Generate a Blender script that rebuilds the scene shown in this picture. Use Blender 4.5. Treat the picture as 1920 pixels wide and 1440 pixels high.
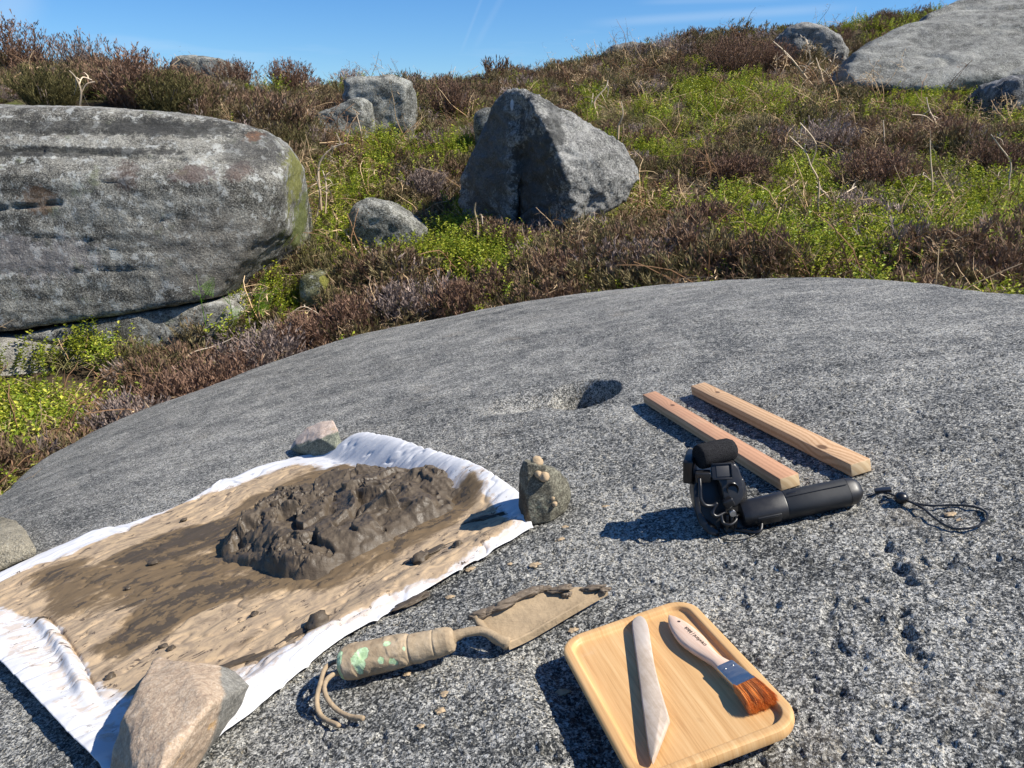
import bpy, bmesh, math, random
import numpy as np
from mathutils import Vector, Matrix

for o in list(bpy.data.objects): bpy.data.objects.remove(o)
S = bpy.context.scene
COL = S.collection
R = math.radians

# ------------------------------------------------------------------ camera, sky, sun, exposure
CZ = 1.6
cam_d = bpy.data.cameras.new('camera'); cam = bpy.data.objects.new('camera', cam_d); COL.objects.link(cam)
cam_d.sensor_width = 36; cam_d.lens = 1443 / 1920 * 36
cam_d.clip_start = .02; cam_d.clip_end = 3000
cam.location = (0, 0, CZ); cam.rotation_euler = (R(90 - 18), 0, 0)
S.camera = cam
SUN_EL, SUN_AZ = 49.5, 101.0          # azimuth measured from +Y towards +X
w = bpy.data.worlds.new('World'); S.world = w; w.use_nodes = True
nt = w.node_tree; nt.nodes.clear()
sky = nt.nodes.new('ShaderNodeTexSky'); sky.sky_type = 'NISHITA'; sky.sun_disc = False
sky.sun_elevation = R(SUN_EL); sky.sun_rotation = R(SUN_AZ)
sky.altitude = 300; sky.air_density = 1.0; sky.dust_density = 0.15; sky.ozone_density = 4.5
bg = nt.nodes.new('ShaderNodeBackground'); bg.inputs[1].default_value = .058
wo = nt.nodes.new('ShaderNodeOutputWorld')
tc = nt.nodes.new('ShaderNodeTexCoord')
# thin high cirrus streaks and two faint contrails, fixed to directions of the sky
mp = nt.nodes.new('ShaderNodeMapping'); mp.inputs['Rotation'].default_value = (0, R(-4), R(8)); mp.inputs['Scale'].default_value = (1.6, 1.6, 16)
nz = nt.nodes.new('ShaderNodeTexNoise'); nz.inputs['Scale'].default_value = 1.7; nz.inputs['Detail'].default_value = 5; nz.inputs['Roughness'].default_value = .55
rp = nt.nodes.new('ShaderNodeValToRGB'); rp.color_ramp.elements[0].position = .55; rp.color_ramp.elements[1].position = .85
rp.color_ramp.elements[1].color = (.3, .3, .3, 1)
nt.links.new(tc.outputs['Generated'], mp.inputs[0]); nt.links.new(mp.outputs[0], nz.inputs['Vector']); nt.links.new(nz.outputs['Fac'], rp.inputs[0])
def sky_streak(a, b, width, amount):
    """a soft streak along the great circle through directions a and b"""
    a, b = Vector(a).normalized(), Vector(b).normalized()
    n = a.cross(b).normalized(); mid = (a + b).normalized(); half = a.angle(b) / 2
    d = nt.nodes.new('ShaderNodeVectorMath'); d.operation = 'DOT_PRODUCT'; d.inputs[1].default_value = n
    nt.links.new(tc.outputs['Generated'], d.inputs[0])
    ab = nt.nodes.new('ShaderNodeMath'); ab.operation = 'ABSOLUTE'; nt.links.new(d.outputs['Value'], ab.inputs[0])
    m1 = nt.nodes.new('ShaderNodeMapRange'); m1.interpolation_type = 'SMOOTHSTEP'
    for i, v in zip((1, 2, 3, 4), (0, width, 1, 0)): m1.inputs[i].default_value = v
    nt.links.new(ab.outputs[0], m1.inputs[0])
    e = nt.nodes.new('ShaderNodeVectorMath'); e.operation = 'DOT_PRODUCT'; e.inputs[1].default_value = mid
    nt.links.new(tc.outputs['Generated'], e.inputs[0])
    m2 = nt.nodes.new('ShaderNodeMapRange'); m2.interpolation_type = 'SMOOTHSTEP'
    for i, v in zip((1, 2, 3, 4), (math.cos(half), math.cos(half * .4), 0, amount)): m2.inputs[i].default_value = v
    nt.links.new(e.outputs['Value'], m2.inputs[0])
    mu = nt.nodes.new('ShaderNodeMath'); mu.operation = 'MULTIPLY'
    nt.links.new(m1.outputs[0], mu.inputs[0]); nt.links.new(m2.outputs[0], mu.inputs[1])
    return mu.outputs[0]
def raydir(px, py):
    x, y = (px - 960) / 1443, (py - 720) / 1443
    p = R(18)
    return (x, math.cos(p) - y * math.sin(p), -math.sin(p) - y * math.cos(p))
cl = rp.outputs[0]
for a_, b_, wd, am in ((raydir(925, -60), raydir(860, 110), .003, .06), (raydir(960, -40), raydir(885, 100), .006, .05),
                       (raydir(1080, 46), raydir(1640, 10), .008, .16), (raydir(1180, 5), raydir(1500, -4), .005, .1),
                       (raydir(-60, 120), raydir(60, -60), .04, .18)):
    ad = nt.nodes.new('ShaderNodeMath'); ad.operation = 'ADD'; ad.use_clamp = True
    nt.links.new(cl, ad.inputs[0]); nt.links.new(sky_streak(a_, b_, wd, am), ad.inputs[1]); cl = ad.outputs[0]
hs = nt.nodes.new('ShaderNodeHueSaturation'); hs.inputs['Saturation'].default_value = 1.2; hs.inputs['Value'].default_value = 1.0
nt.links.new(sky.outputs[0], hs.inputs['Color'])
mx = nt.nodes.new('ShaderNodeMix'); mx.data_type = 'RGBA'; mx.inputs[7].default_value = (9, 10, 11, 1)
tn = nt.nodes.new('ShaderNodeMix'); tn.data_type = 'RGBA'; tn.blend_type = 'MULTIPLY'; tn.inputs[0].default_value = 1; tn.inputs[7].default_value = (.98, 1.24, 1.5, 1)
nt.links.new(hs.outputs[0], tn.inputs[6]); nt.links.new(cl, mx.inputs[0]); nt.links.new(tn.outputs[2], mx.inputs[6])
nt.links.new(mx.outputs[2], bg.inputs[0]); nt.links.new(bg.outputs[0], wo.inputs[0])
sun_d = bpy.data.lights.new('sun', 'SUN'); sun_d.energy = 5.0; sun_d.angle = R(.53); sun_d.color = (1, .94, .84)
sun = bpy.data.objects.new('sun', sun_d); COL.objects.link(sun)
sd = Vector((math.sin(R(SUN_AZ)) * math.cos(R(SUN_EL)), math.cos(R(SUN_AZ)) * math.cos(R(SUN_EL)), math.sin(R(SUN_EL))))
sun.rotation_euler = sd.to_track_quat('Z', 'Y').to_euler(); sun.location = (6, 0, 9)
S.view_settings.view_transform = 'Standard'; S.view_settings.look = 'None'
S.view_settings.exposure = 0.68; S.view_settings.gamma = 1; S.view_settings.use_curve_mapping = False
S.render.engine = 'CYCLES'
try:
    S.cycles.max_bounces = 6; S.cycles.diffuse_bounces = 3; S.cycles.transparent_max_bounces = 4
except Exception: pass

# ------------------------------------------------------------------ numpy noise
_rng = np.random.RandomState(7)
_perm = np.tile(_rng.permutation(256), 3).astype(np.int32)
_g3 = _rng.normal(size=(256, 3)); _g3 /= np.linalg.norm(_g3, axis=1)[:, None]; _g3 = _g3.astype(np.float32)
def perlin(p, seed=0):
    """p (N,3) -> (N,) about -1..1"""
    p = np.asarray(p, np.float32) + np.float32(seed * 17.31)
    i = np.floor(p).astype(np.int32); f = p - i; u = f * f * f * (f * (f * 6 - 15) + 10); i &= 255
    out = 0
    for dx in (0, 1):
        wx = u[:, 0] if dx else 1 - u[:, 0]
        for dy in (0, 1):
            wy = u[:, 1] if dy else 1 - u[:, 1]
            for dz in (0, 1):
                wz = u[:, 2] if dz else 1 - u[:, 2]
                h = _perm[_perm[_perm[i[:, 0] + dx] + i[:, 1] + dy] + i[:, 2] + dz]
                g = _g3[h]
                out = out + wx * wy * wz * (g[:, 0] * (f[:, 0] - dx) + g[:, 1] * (f[:, 1] - dy) + g[:, 2] * (f[:, 2] - dz))
    return out * 1.6
def fbm(p, octv=4, seed=0, gain=.5, lac=2.03):
    s, a, q, t = 0, 1., np.asarray(p, np.float32), 0
    for k in range(octv):
        s = s + a * perlin(q, seed + k * 3.7); t += a; a *= gain; q = q * lac
    return s / t
def P3(x, y, z=None):
    x = np.asarray(x, float); y = np.asarray(y, float)
    return np.stack([x, y, np.zeros_like(x) if z is None else np.asarray(z, float) + 0 * x], -1).reshape(-1, 3)
def sstep(x, a, b):
    t = np.clip((x - a) / (b - a), 0, 1); return t * t * (3 - 2 * t)
def sdf(pts, poly):
    """signed distance to a closed polygon, positive inside"""
    pts = np.asarray(pts, float); poly = np.asarray(poly, float)
    d = np.full(len(pts), 1e9); ins = np.zeros(len(pts), bool)
    for k in range(len(poly)):
        a, b = poly[k], poly[(k + 1) % len(poly)]
        e = b - a; v = pts - a
        t = np.clip((v @ e) / (e @ e + 1e-12), 0, 1)
        d = np.minimum(d, np.hypot(v[:, 0] - t * e[0], v[:, 1] - t * e[1]))
        c = ((a[1] > pts[:, 1]) != (b[1] > pts[:, 1]))
        if a[1] != b[1]:
            ins ^= c & (pts[:, 0] < (b[0] - a[0]) * (pts[:, 1] - a[1]) / (b[1] - a[1]) + a[0])
    return np.where(ins, d, -d)
def catmull(P, n=6, closed=True):
    P = [np.array(p, float) for p in P]; out = []; m = len(P)
    for i in range(m if closed else m - 1):
        if closed: a, b, c, d = P[i - 1], P[i], P[(i + 1) % m], P[(i + 2) % m]
        else: a, b, c, d = P[max(i - 1, 0)], P[i], P[i + 1], P[min(i + 2, m - 1)]
        for k in range(n):
            t = k / n
            out.append(.5 * ((2 * b) + (c - a) * t + (2 * a - 5 * b + 4 * c - d) * t * t + (3 * b - a - 3 * c + d) * t ** 3))
    if not closed: out.append(P[-1])
    return np.array(out)

# ------------------------------------------------------------------ frames: rays, the slab's own tilted frame
nrm = np.array([-.2248, .0628, .9724]); nrm /= np.linalg.norm(nrm)
HR = .53
O = np.array([0, 0, CZ]) - nrm * HR
U = np.array([1., 0, 0]) - nrm[0] * nrm; U /= np.linalg.norm(U)
V = np.cross(nrm, U)
F = Matrix(((U[0], V[0], nrm[0], O[0]), (U[1], V[1], nrm[1], O[1]), (U[2], V[2], nrm[2], O[2]), (0, 0, 0, 1)))
def ray(px, py): return np.array(raydir(px, py))
def toF(p): d = np.asarray(p) - O; return np.array([d @ U, d @ V, d @ nrm])
def toW(q): return O + q[0] * U + q[1] * V + q[2] * nrm
def planepoint(px, py, h=0.):
    r = ray(px, py); t = -(HR - h) / (nrm @ r)
    return toF(np.array([0, 0, CZ]) + r * t)
EDGE_PX = [(0, 930), (50, 890), (100, 850), (250, 775), (400, 722), (480, 690), (600, 650), (700, 622), (850, 592), (960, 570), (1100, 549), (1300, 529), (1500, 521), (1700, 529), (1920, 554)]
edge = [planepoint(px, py, -.08)[:2] for px, py in EDGE_PX]
edge += [(1.75, 1.45), (1.8, .7), (1.45, -.1), (.7, -.7), (-.3, -.8), (-1.2, -.4), (-1.8, .5), (-2.1, 1.5)]
edge = catmull(edge, 4)
HOLE = planepoint(1086, 738); HOLE2 = planepoint(1015, 748)
GROOVES = [([(1655, 1012), (1672, 1040), (1690, 1065), (1706, 1088)], .008, .008), ([(1688, 1143), (1696, 1180), (1702, 1222)], .007, .009),
           ([(1560, 1120), (1551, 1150), (1553, 1185), (1575, 1210), (1615, 1222)], .007, .005), ([(1770, 1050), (1790, 1065)], .009, .006),
           ([(1560, 1090), (1600, 1080), (1640, 1100)], .012, .004), ([(40, 1365), (48, 1410), (56, 1450)], .006, .014), ([(1040, 1420), (1000, 1405), (960, 1412)], .006, .006)]
GROOVES = [([planepoint(*q)[:2] for q in pts], wd, dp) for pts, wd, dp in GROOVES]
TRAYL = [planepoint(*q)[:2] for q in ((1010, 1225), (1090, 1205), (1230, 1465), (1150, 1500))]
def rockh(u, v):
    """macro relief of the slab in its own frame"""
    u = np.asarray(u, float); v = np.asarray(v, float); q = np.stack([u.ravel(), v.ravel()], 1)
    d = sdf(q, edge)
    h = np.where(d > 1, 0, -.08 * (1 - np.clip(d, 0, 1)) ** 2)
    dn = np.clip(-d, 0, None); h = h - .16 * dn - 5 * dn ** 2
    h = h + .006 * perlin(P3(q[:, 0] * 1.7, q[:, 1] * 1.7), 3) * sstep(d, .0, .6)
    dt = sdf(q, TRAYL); h = h - .026 * sstep(dt, -.05, .03)
    return h.reshape(u.shape)
def rock_full(u, v):
    q = np.stack([u, v], 1); h = rockh(u, v)
    r = np.hypot(u, v)
    # the cup and its ramp
    a = R(-8); du, dv = u - HOLE[0], v - HOLE[1]
    x, y = du * math.cos(a) - dv * math.sin(a), du * math.sin(a) + dv * math.cos(a)
    wob = 1 + .12 * perlin(P3(u * 9, v * 9), 11)
    e = np.hypot(x / .098, y / .115) / wob
    h = h - .19 * (1 - sstep(e, .62, 1.05))
    du, dv = u - HOLE2[0], v - HOLE2[1]
    e2 = np.hypot((du) / .15, (dv) / .085) / wob
    h = h - .04 * (1 - sstep(e2, .1, 1.2)) * (1 - .6 * (1 - sstep(e, .5, 1.)))
    for pts, wd, dp in GROOVES:
        dd = np.full(len(u), 1e9)
        sel = np.hypot(u - pts[0][0], v - pts[0][1]) < .35
        for k in range(len(pts) - 1):
            a_, b_ = pts[k], pts[k + 1]; ee = b_ - a_; vv = q[sel] - a_
            t = np.clip(vv @ ee / (ee @ ee), 0, 1); dd[sel] = np.minimum(dd[sel], np.hypot(vv[:, 0] - t * ee[0], vv[:, 1] - t * ee[1]))
        dd = dd + .006 * perlin(P3(u * 45, v * 45), 6); h = h - dp * np.exp(-(dd / wd) ** 2) * (1 + 1.0 * perlin(P3(u * 60, v * 60), 5))
    # relief: dents, pits, grain
    h = h + .0055 * fbm(P3(u * 6, v * 6), 3, 21)
    sec = np.degrees(np.arctan2(u, v)); sec = sstep(sec, -44, -38) * (1 - sstep(sec, 42, 48)); near_ = (1 - sstep(r, 1.3, 2.6)) * sec; pit = fbm(P3(u * 28, v * 34), 3, 31); h = h + .0030 * pit - .0042 * sstep(pit, .24, .42) * (.35 + .65 * near_) - .0028 * sstep(perlin(P3(u * 62, v * 70), 37), .42, .6) * near_
    near = (1 - sstep(r, 1.2, 2.3)) * sec
    g = perlin(P3(u * 95, v * 95), 41); h = h + (.0015 * g) * (.08 + .92 * near)
    g2 = perlin(P3(u * 200, v * 200), 43); h = h + .0012 * g2 * near
    return h
def surf(px, py, h=0.):
    """point of the slab's frame seen at a pixel, h above the slab"""
    z = h
    for _ in range(5):
        p = planepoint(px, py, z); z = float(rockh(np.array([p[0]]), np.array([p[1]]))[0]) + h
    return planepoint(px, py, z)

# ------------------------------------------------------------------ object helpers
def tag(o, label=None, cat=None, group=None, kind=None):
    if label: o['label'] = label
    if cat: o['category'] = cat
    if group: o['group'] = group
    if kind: o['kind'] = kind
    return o
def mesh_np(name, v, f, mat=None, smooth=True, attrs=None, mats=None, midx=None):
    v = np.asarray(v, np.float32); me = bpy.data.meshes.new(name)
    if isinstance(f, np.ndarray):
        k = f.shape[1]; n = len(f)
        me.vertices.add(len(v)); me.vertices.foreach_set('co', v.ravel())
        me.loops.add(n * k); me.loops.foreach_set('vertex_index', f.astype(np.int32).ravel())
        me.polygons.add(n); me.polygons.foreach_set('loop_start', np.arange(0, n * k, k, dtype=np.int32))
        me.update(calc_edges=True)
    else:
        me.from_pydata([tuple(map(float, a)) for a in v], [], [tuple(int(i) for i in a) for a in f]); me.update()
    me.polygons.foreach_set('use_smooth', np.full(len(me.polygons), smooth)); 
    for m in (mats or ([mat] if mat else [])): me.materials.append(m)
    if midx is not None: me.polygons.foreach_set('material_index', np.asarray(midx, np.int32))
    for an, av in (attrs or {}).items():
        a = me.attributes.new(an, 'FLOAT', 'POINT'); a.data.foreach_set('value', np.asarray(av, np.float32).ravel())
    return me
def link(name, me, parent=None, mw=None):
    o = bpy.data.objects.new(name, me); COL.objects.link(o)
    if parent is not None: o.parent = parent
    if mw is not None: o.matrix_world = mw
    return o
def empty(name, mw=None):
    o = bpy.data.objects.new(name, None); o.empty_display_size = .05; COL.objects.link(o)
    if mw is not None: o.matrix_world = mw
    return o
def place(name, v, f, mat, frame=True, parent=None, center=None, smooth=True, **k):
    """mesh from points given in the slab frame (or world); origin moved to its base centre"""
    v = np.asarray(v, float)
    if parent is not None:
        c = np.array(parent['_c']); M = None
    else:
        c = np.array([(v[:, 0].min() + v[:, 0].max()) / 2, (v[:, 1].min() + v[:, 1].max()) / 2, v[:, 2].min()]) if center is None else np.array(center)
    me = mesh_np(name, v - c, f, mat, smooth, **k)
    o = link(name, me, parent)
    if parent is None:
        o.matrix_world = (F if frame else Matrix.Identity(4)) @ Matrix.Translation(Vector(c))
    return o
def thing(name, c, frame=True):
    o = empty(name, (F if frame else Matrix.Identity(4)) @ Matrix.Translation(Vector(c))); o['_c'] = [float(x) for x in c]
    return o
def autosmooth(me, ang=35):
    bm = bmesh.new(); bm.from_mesh(me)
    for e in bm.edges:
        e.smooth = not (len(e.link_faces) == 2 and e.calc_face_angle(0) > R(ang))
    bm.to_mesh(me); bm.free()
def grid_faces(nu, nv):
    i = np.arange(nu - 1)[:, None] * nv + np.arange(nv - 1)[None]
    i = i.ravel(); return np.stack([i, i + nv, i + nv + 1, i + 1], 1)
def tube(pts, rad, sides=8, cap=True):
    pts = np.asarray(pts, float); n = len(pts); rad = np.broadcast_to(np.asarray(rad, float), (n,))
    tg = np.gradient(pts, axis=0); tg /= np.linalg.norm(tg, axis=1)[:, None] + 1e-12
    ref = np.array([0, 0, 1.]) if abs(tg[0][2]) < .9 else np.array([1., 0, 0])
    a = np.cross(tg[0], ref); a /= np.linalg.norm(a); vs = []
    for k in range(n):
        a = a - (a @ tg[k]) * tg[k]; a /= np.linalg.norm(a) + 1e-12; b = np.cross(tg[k], a)
        for s in range(sides):
            t = 2 * math.pi * s / sides; vs.append(pts[k] + rad[k] * (math.cos(t) * a + math.sin(t) * b))
    fs = []
    for k in range(n - 1):
        for s in range(sides):
            s2 = (s + 1) % sides; fs.append((k * sides + s, k * sides + s2, (k + 1) * sides + s2, (k + 1) * sides + s))
    if cap: fs.append(tuple(range(sides - 1, -1, -1))); fs.append(tuple((n - 1) * sides + s for s in range(sides)))
    return np.array(vs), fs
def join_vf(parts):
    V_, F_, o = [], [], 0
    for v, f in parts:
        V_.append(np.asarray(v, float)); F_ += [tuple(i + o for i in q) for q in f]; o += len(v)
    return np.concatenate(V_), F_
def boxvf(c, ax, ay, az):
    """box centre c with half axes vectors"""
    c, ax, ay, az = map(lambda q: np.asarray(q, float), (c, ax, ay, az))
    v = [c + sx * ax + sy * ay + sz * az for sz in (-1, 1) for sy in (-1, 1) for sx in (-1, 1)]
    return np.array(v), [(0, 2, 3, 1), (4, 5, 7, 6), (0, 1, 5, 4), (2, 6, 7, 3), (0, 4, 6, 2), (1, 3, 7, 5)]
def bevel_me(me, wd, seg=2, ang=30):
    bm = bmesh.new(); bm.from_mesh(me)
    ed = [e for e in bm.edges if len(e.link_faces) == 2 and e.calc_face_angle(0) > R(ang)]
    bmesh.ops.bevel(bm, geom=ed, offset=wd, segments=seg, profile=.5, affect='EDGES', clamp_overlap=True)
    bmesh.ops.recalc_face_normals(bm, faces=bm.faces[:])
    for f in bm.faces: f.smooth = True
    bm.to_mesh(me); bm.free(); autosmooth(me, 50)

# ------------------------------------------------------------------ materials
class M:
    def __init__(s, name):
        s.m = bpy.data.materials.new(name); s.m.use_nodes = True; s.t = s.m.node_tree; s.b = s.t.nodes['Principled BSDF']
        s.out = s.t.nodes['Material Output']; s._tc = None
    def n(s, typ, **k):
        x = s.t.nodes.new(typ)
        for a, b in k.items(): setattr(x, a, b)
        return x
    def set(s, sock, v):
        if hasattr(v, 'is_linked') or isinstance(v, bpy.types.NodeSocket): s.t.links.new(v, sock)
        elif v is not None:
            if isinstance(v, tuple) and len(v) == 3 and sock.type == 'RGBA': v = v + (1,)
            sock.default_value = v
    def obj(s):
        if not s._tc: s._tc = s.n('ShaderNodeTexCoord')
        return s._tc.outputs['Object']
    def mapv(s, vec, sc=(1, 1, 1), rot=(0, 0, 0), loc=(0, 0, 0)):
        x = s.n('ShaderNodeMapping'); s.set(x.inputs[0], vec); x.inputs['Scale'].default_value = sc; x.inputs['Rotation'].default_value = rot; x.inputs['Location'].default_value = loc
        return x.outputs[0]
    def noise(s, scale, detail=2, rough=.5, vec=None, dist=0, col=False):
        x = s.n('ShaderNodeTexNoise'); s.set(x.inputs['Vector'], vec or s.obj()); x.inputs['Scale'].default_value = scale
        x.inputs['Detail'].default_value = detail; x.inputs['Roughness'].default_value = rough; x.inputs['Distortion'].default_value = dist
        return x.outputs['Color' if col else 'Fac']
    def vor(s, scale, out='Distance', vec=None, feature='F1', rnd=1):
        x = s.n('ShaderNodeTexVoronoi', feature=feature); s.set(x.inputs['Vector'], vec or s.obj()); x.inputs['Scale'].default_value = scale
        x.inputs['Randomness'].default_value = rnd
        return x.outputs[out]
    def wave(s, scale, dist, detail=2, vec=None, typ='BANDS', direc='X', dscale=1):
        x = s.n('ShaderNodeTexWave', wave_type=typ); s.set(x.inputs['Vector'], vec or s.obj())
        if typ == 'BANDS': x.bands_direction = direc
        x.inputs['Scale'].default_value = scale; x.inputs['Distortion'].default_value = dist; x.inputs['Detail'].default_value = detail; x.inputs['Detail Scale'].default_value = dscale
        return x.outputs['Fac']
    def ramp(s, fac, stops, interp='LINEAR'):
        x = s.n('ShaderNodeValToRGB'); s.set(x.inputs[0], fac); e = x.color_ramp.elements; x.color_ramp.interpolation = interp
        while len(e) < len(stops): e.new(.5)
        for k, (p, c) in enumerate(stops):
            e[k].position = p; e[k].color = (c, c, c, 1) if isinstance(c, (int, float)) else tuple(c) + (1,)
        return x.outputs[0]
    def mr(s, v, a, b, c=0, d=1, smooth=True):
        x = s.n('ShaderNodeMapRange'); x.interpolation_type = 'SMOOTHSTEP' if smooth else 'LINEAR'
        s.set(x.inputs[0], v)
        for i, q in zip((1, 2, 3, 4), (a, b, c, d)): x.inputs[i].default_value = q
        return x.outputs[0]
    def mix(s, fac, a, b, blend='MIX'):
        x = s.n('ShaderNodeMix', data_type='RGBA', blend_type=blend); s.set(x.inputs[0], fac); s.set(x.inputs[6], a); s.set(x.inputs[7], b)
        return x.outputs[2]
    def ma(s, op, a, b=0., c=None, clamp=False):
        x = s.n('ShaderNodeMath', operation=op, use_clamp=clamp); s.set(x.inputs[0], a); s.set(x.inputs[1], b)
        if c is not None: s.set(x.inputs[2], c)
        return x.outputs[0]
    def attr(s, name):
        x = s.n('ShaderNodeAttribute', attribute_name=name); return x.outputs['Fac']
    def sep(s, vec=None):
        x = s.n('ShaderNodeSeparateXYZ'); s.set(x.inputs[0], vec or s.obj()); return x.outputs
    def rand(s):
        return s.n('ShaderNodeObjectInfo').outputs['Random']
    def bump(s, h, strength=.5, dist=.01, normal=None):
        x = s.n('ShaderNodeBump'); s.set(x.inputs['Height'], h); x.inputs['Strength'].default_value = strength; x.inputs['Distance'].default_value = dist
        if normal is not None: s.set(x.inputs['Normal'], normal)
        return x.outputs[0]
    def done(s, col=None, rough=.8, normal=None, spec=.3, metal=None, sss=None):
        s.set(s.b.inputs['Base Color'], col); s.set(s.b.inputs['Roughness'], rough)
        if normal is not None: s.set(s.b.inputs['Normal'], normal)
        s.set(s.b.inputs['Specular IOR Level'], spec)
        if metal is not None: s.set(s.b.inputs['Metallic'], metal)
        return s.m
def trans(m, col, amount):
    """add translucency (thin leaf or cloth)"""
    t = m.n('ShaderNodeBsdfTranslucent'); m.set(t.inputs[0], col); x = m.n('ShaderNodeMixShader'); x.inputs[0].default_value = amount
    m.t.links.new(m.b.outputs[0], x.inputs[1]); m.t.links.new(t.outputs[0], x.inputs[2]); m.t.links.new(x.outputs[0], m.out.inputs[0])

def gritstone(name, light=(.40, .40, .38), mid=(.20, .20, .19), dark=(.035, .037, .035), grain=420, streak=None, lichen=.5, rust=0, moss=0, warm=0, spread=1., zup=None, dirt=.6, pale=0):
    m = M(name); o = m.obj()
    fine = m.vor(grain, 'Color', o); fs = m.sep(fine)
    n1 = m.noise(grain * .55, 3, .65); n2 = m.noise(9, 5, .6); n3 = m.noise(2.2, 4, .55)
    t = m.ma('ADD', m.ma('MULTIPLY', fs[0], .34), m.ma('MULTIPLY', n1, .9))
    t = m.ma('ADD', t, m.ma('MULTIPLY', m.ma('SUBTRACT', n2, .5), 1.1 * spread))
    t = m.ma('ADD', t, m.ma('MULTIPLY', m.ma('SUBTRACT', n3, .5), .9 * spread))
    if streak:
        vs = m.mapv(o, streak); t = m.ma('ADD', t, m.ma('MULTIPLY', m.ma('SUBTRACT', m.noise(1, 5, .65, vs, .4), .5), .9))
    c = m.ramp(t, [(.30, dark), (.47, tuple(.45 * x for x in mid)), (.62, mid), (.80, tuple((a + b) / 2 for a, b in zip(mid, light))), (.95, light)])
    sp = m.mr(fs[1], .93, .97); c = m.mix(m.ma('MULTIPLY', sp, .4), c, (.58, .57, .52))
    if lichen:
        l = m.noise(14, 6, .7, None, .3); lm = m.mr(l, .60 - .06 * lichen, .66 - .04 * lichen)
        c = m.mix(m.ma('MULTIPLY', lm, .55 * lichen), c, (.50, .51, .48))
        lg = m.mr(m.noise(5.5, 5, .7, m.mapv(o, loc=(3, 7, 1))), .60, .70); c = m.mix(m.ma('MULTIPLY', lg, .4 * lichen), c, (.20, .22, .13))
    if rust:
        rm = m.mr(m.noise(1.3, 5, .65, m.mapv(o, (1, 1, 1.6), loc=(5, 2, 9))), .60, .66)
        c = m.mix(m.ma('MULTIPLY', rm, m.mr(n1, .35, .6, .3 * rust, rust)), c, (.13, .07, .045))
    if moss:
        g = m.n('ShaderNodeNewGeometry'); mz = m.noise(6, 4, .6)
        mm = m.mr(m.ma('ADD', m.sep(g.outputs['Normal'])[0], m.ma('MULTIPLY', mz, .8)), 1.25 - moss, 1.45 - moss)
        c = m.mix(m.ma('MULTIPLY', mm, .85), c, m.ramp(n1, [(.3, (.07, .08, .015)), (.7, (.30, .28, .05))]))
    if warm: c = m.mix(warm, c, m.ramp(t, [(.3, (.10, .06, .035)), (.6, (.42, .27, .16)), (.9, (.62, .48, .34))]))
    pk_ = m.mr(m.noise(38, 5, .75, m.mapv(o, (1, 1, 2.2), loc=(2, 2, 5))), .62, .68); c = m.mix(m.ma('MULTIPLY', pk_, .6), c, tuple(.5 * x for x in dark)) ; pw_ = m.mr(m.noise(46, 5, .75, m.mapv(o, loc=(7, 3, 5))), .63, .69); c = m.mix(m.ma('MULTIPLY', pw_, .5), c, tuple(min(.6, 1.35 * x) for x in light))
    hgt = m.ma('ADD', m.ma('MULTIPLY', fs[2], .5), m.ma('MULTIPLY', m.noise(grain * .3, 3, .6), 1.2))
    nb = m.bump(hgt, .75, 1.2 / grain)
    nb = m.bump(m.noise(24, 6, .75), .9, .022, nb)
    return m.done(c, m.mr(fs[0], 0, 1, .62, .95), nb, .25)
# ------------------------------------------------------------------ the slab the things lie on
def build_slab():
    a1 = np.linspace(R(-40), R(44), 660); rest = np.linspace(R(44), R(320), 200)[1:-1]
    ang = np.concatenate([a1, rest, [R(-40) + 2 * math.pi]])
    rad = np.concatenate([[.03, .12, .25, .33], np.geomspace(.4, 5.4, 620)])
    A, Rr = np.meshgrid(ang, rad, indexing='ij')
    u = (Rr * np.sin(A)).ravel(); v = (Rr * np.cos(A)).ravel()
    h = rock_full(u, v); d = sdf(np.stack([u, v], 1), edge)
    f = grid_faces(len(ang), len(rad))
    # stop a little beyond the rounded flank
    keep = (d[f] > -.62).any(1); f = f[keep]
    used = np.unique(f); mp_ = np.full(len(u), -1); mp_[used] = np.arange(len(used)); f = mp_[f]
    vv = np.stack([u, v, h], 1)[used]
    f = f[:, ::-1]
    mat = slab_mat()
    me = mesh_np('rock_slab', vv, f, mat)
    o = link('rock_slab', me, None, F)
    tag(o, 'broad grey gritstone slab with a dark cup hollow that everything is laid out on', 'rock')
    return o
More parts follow.
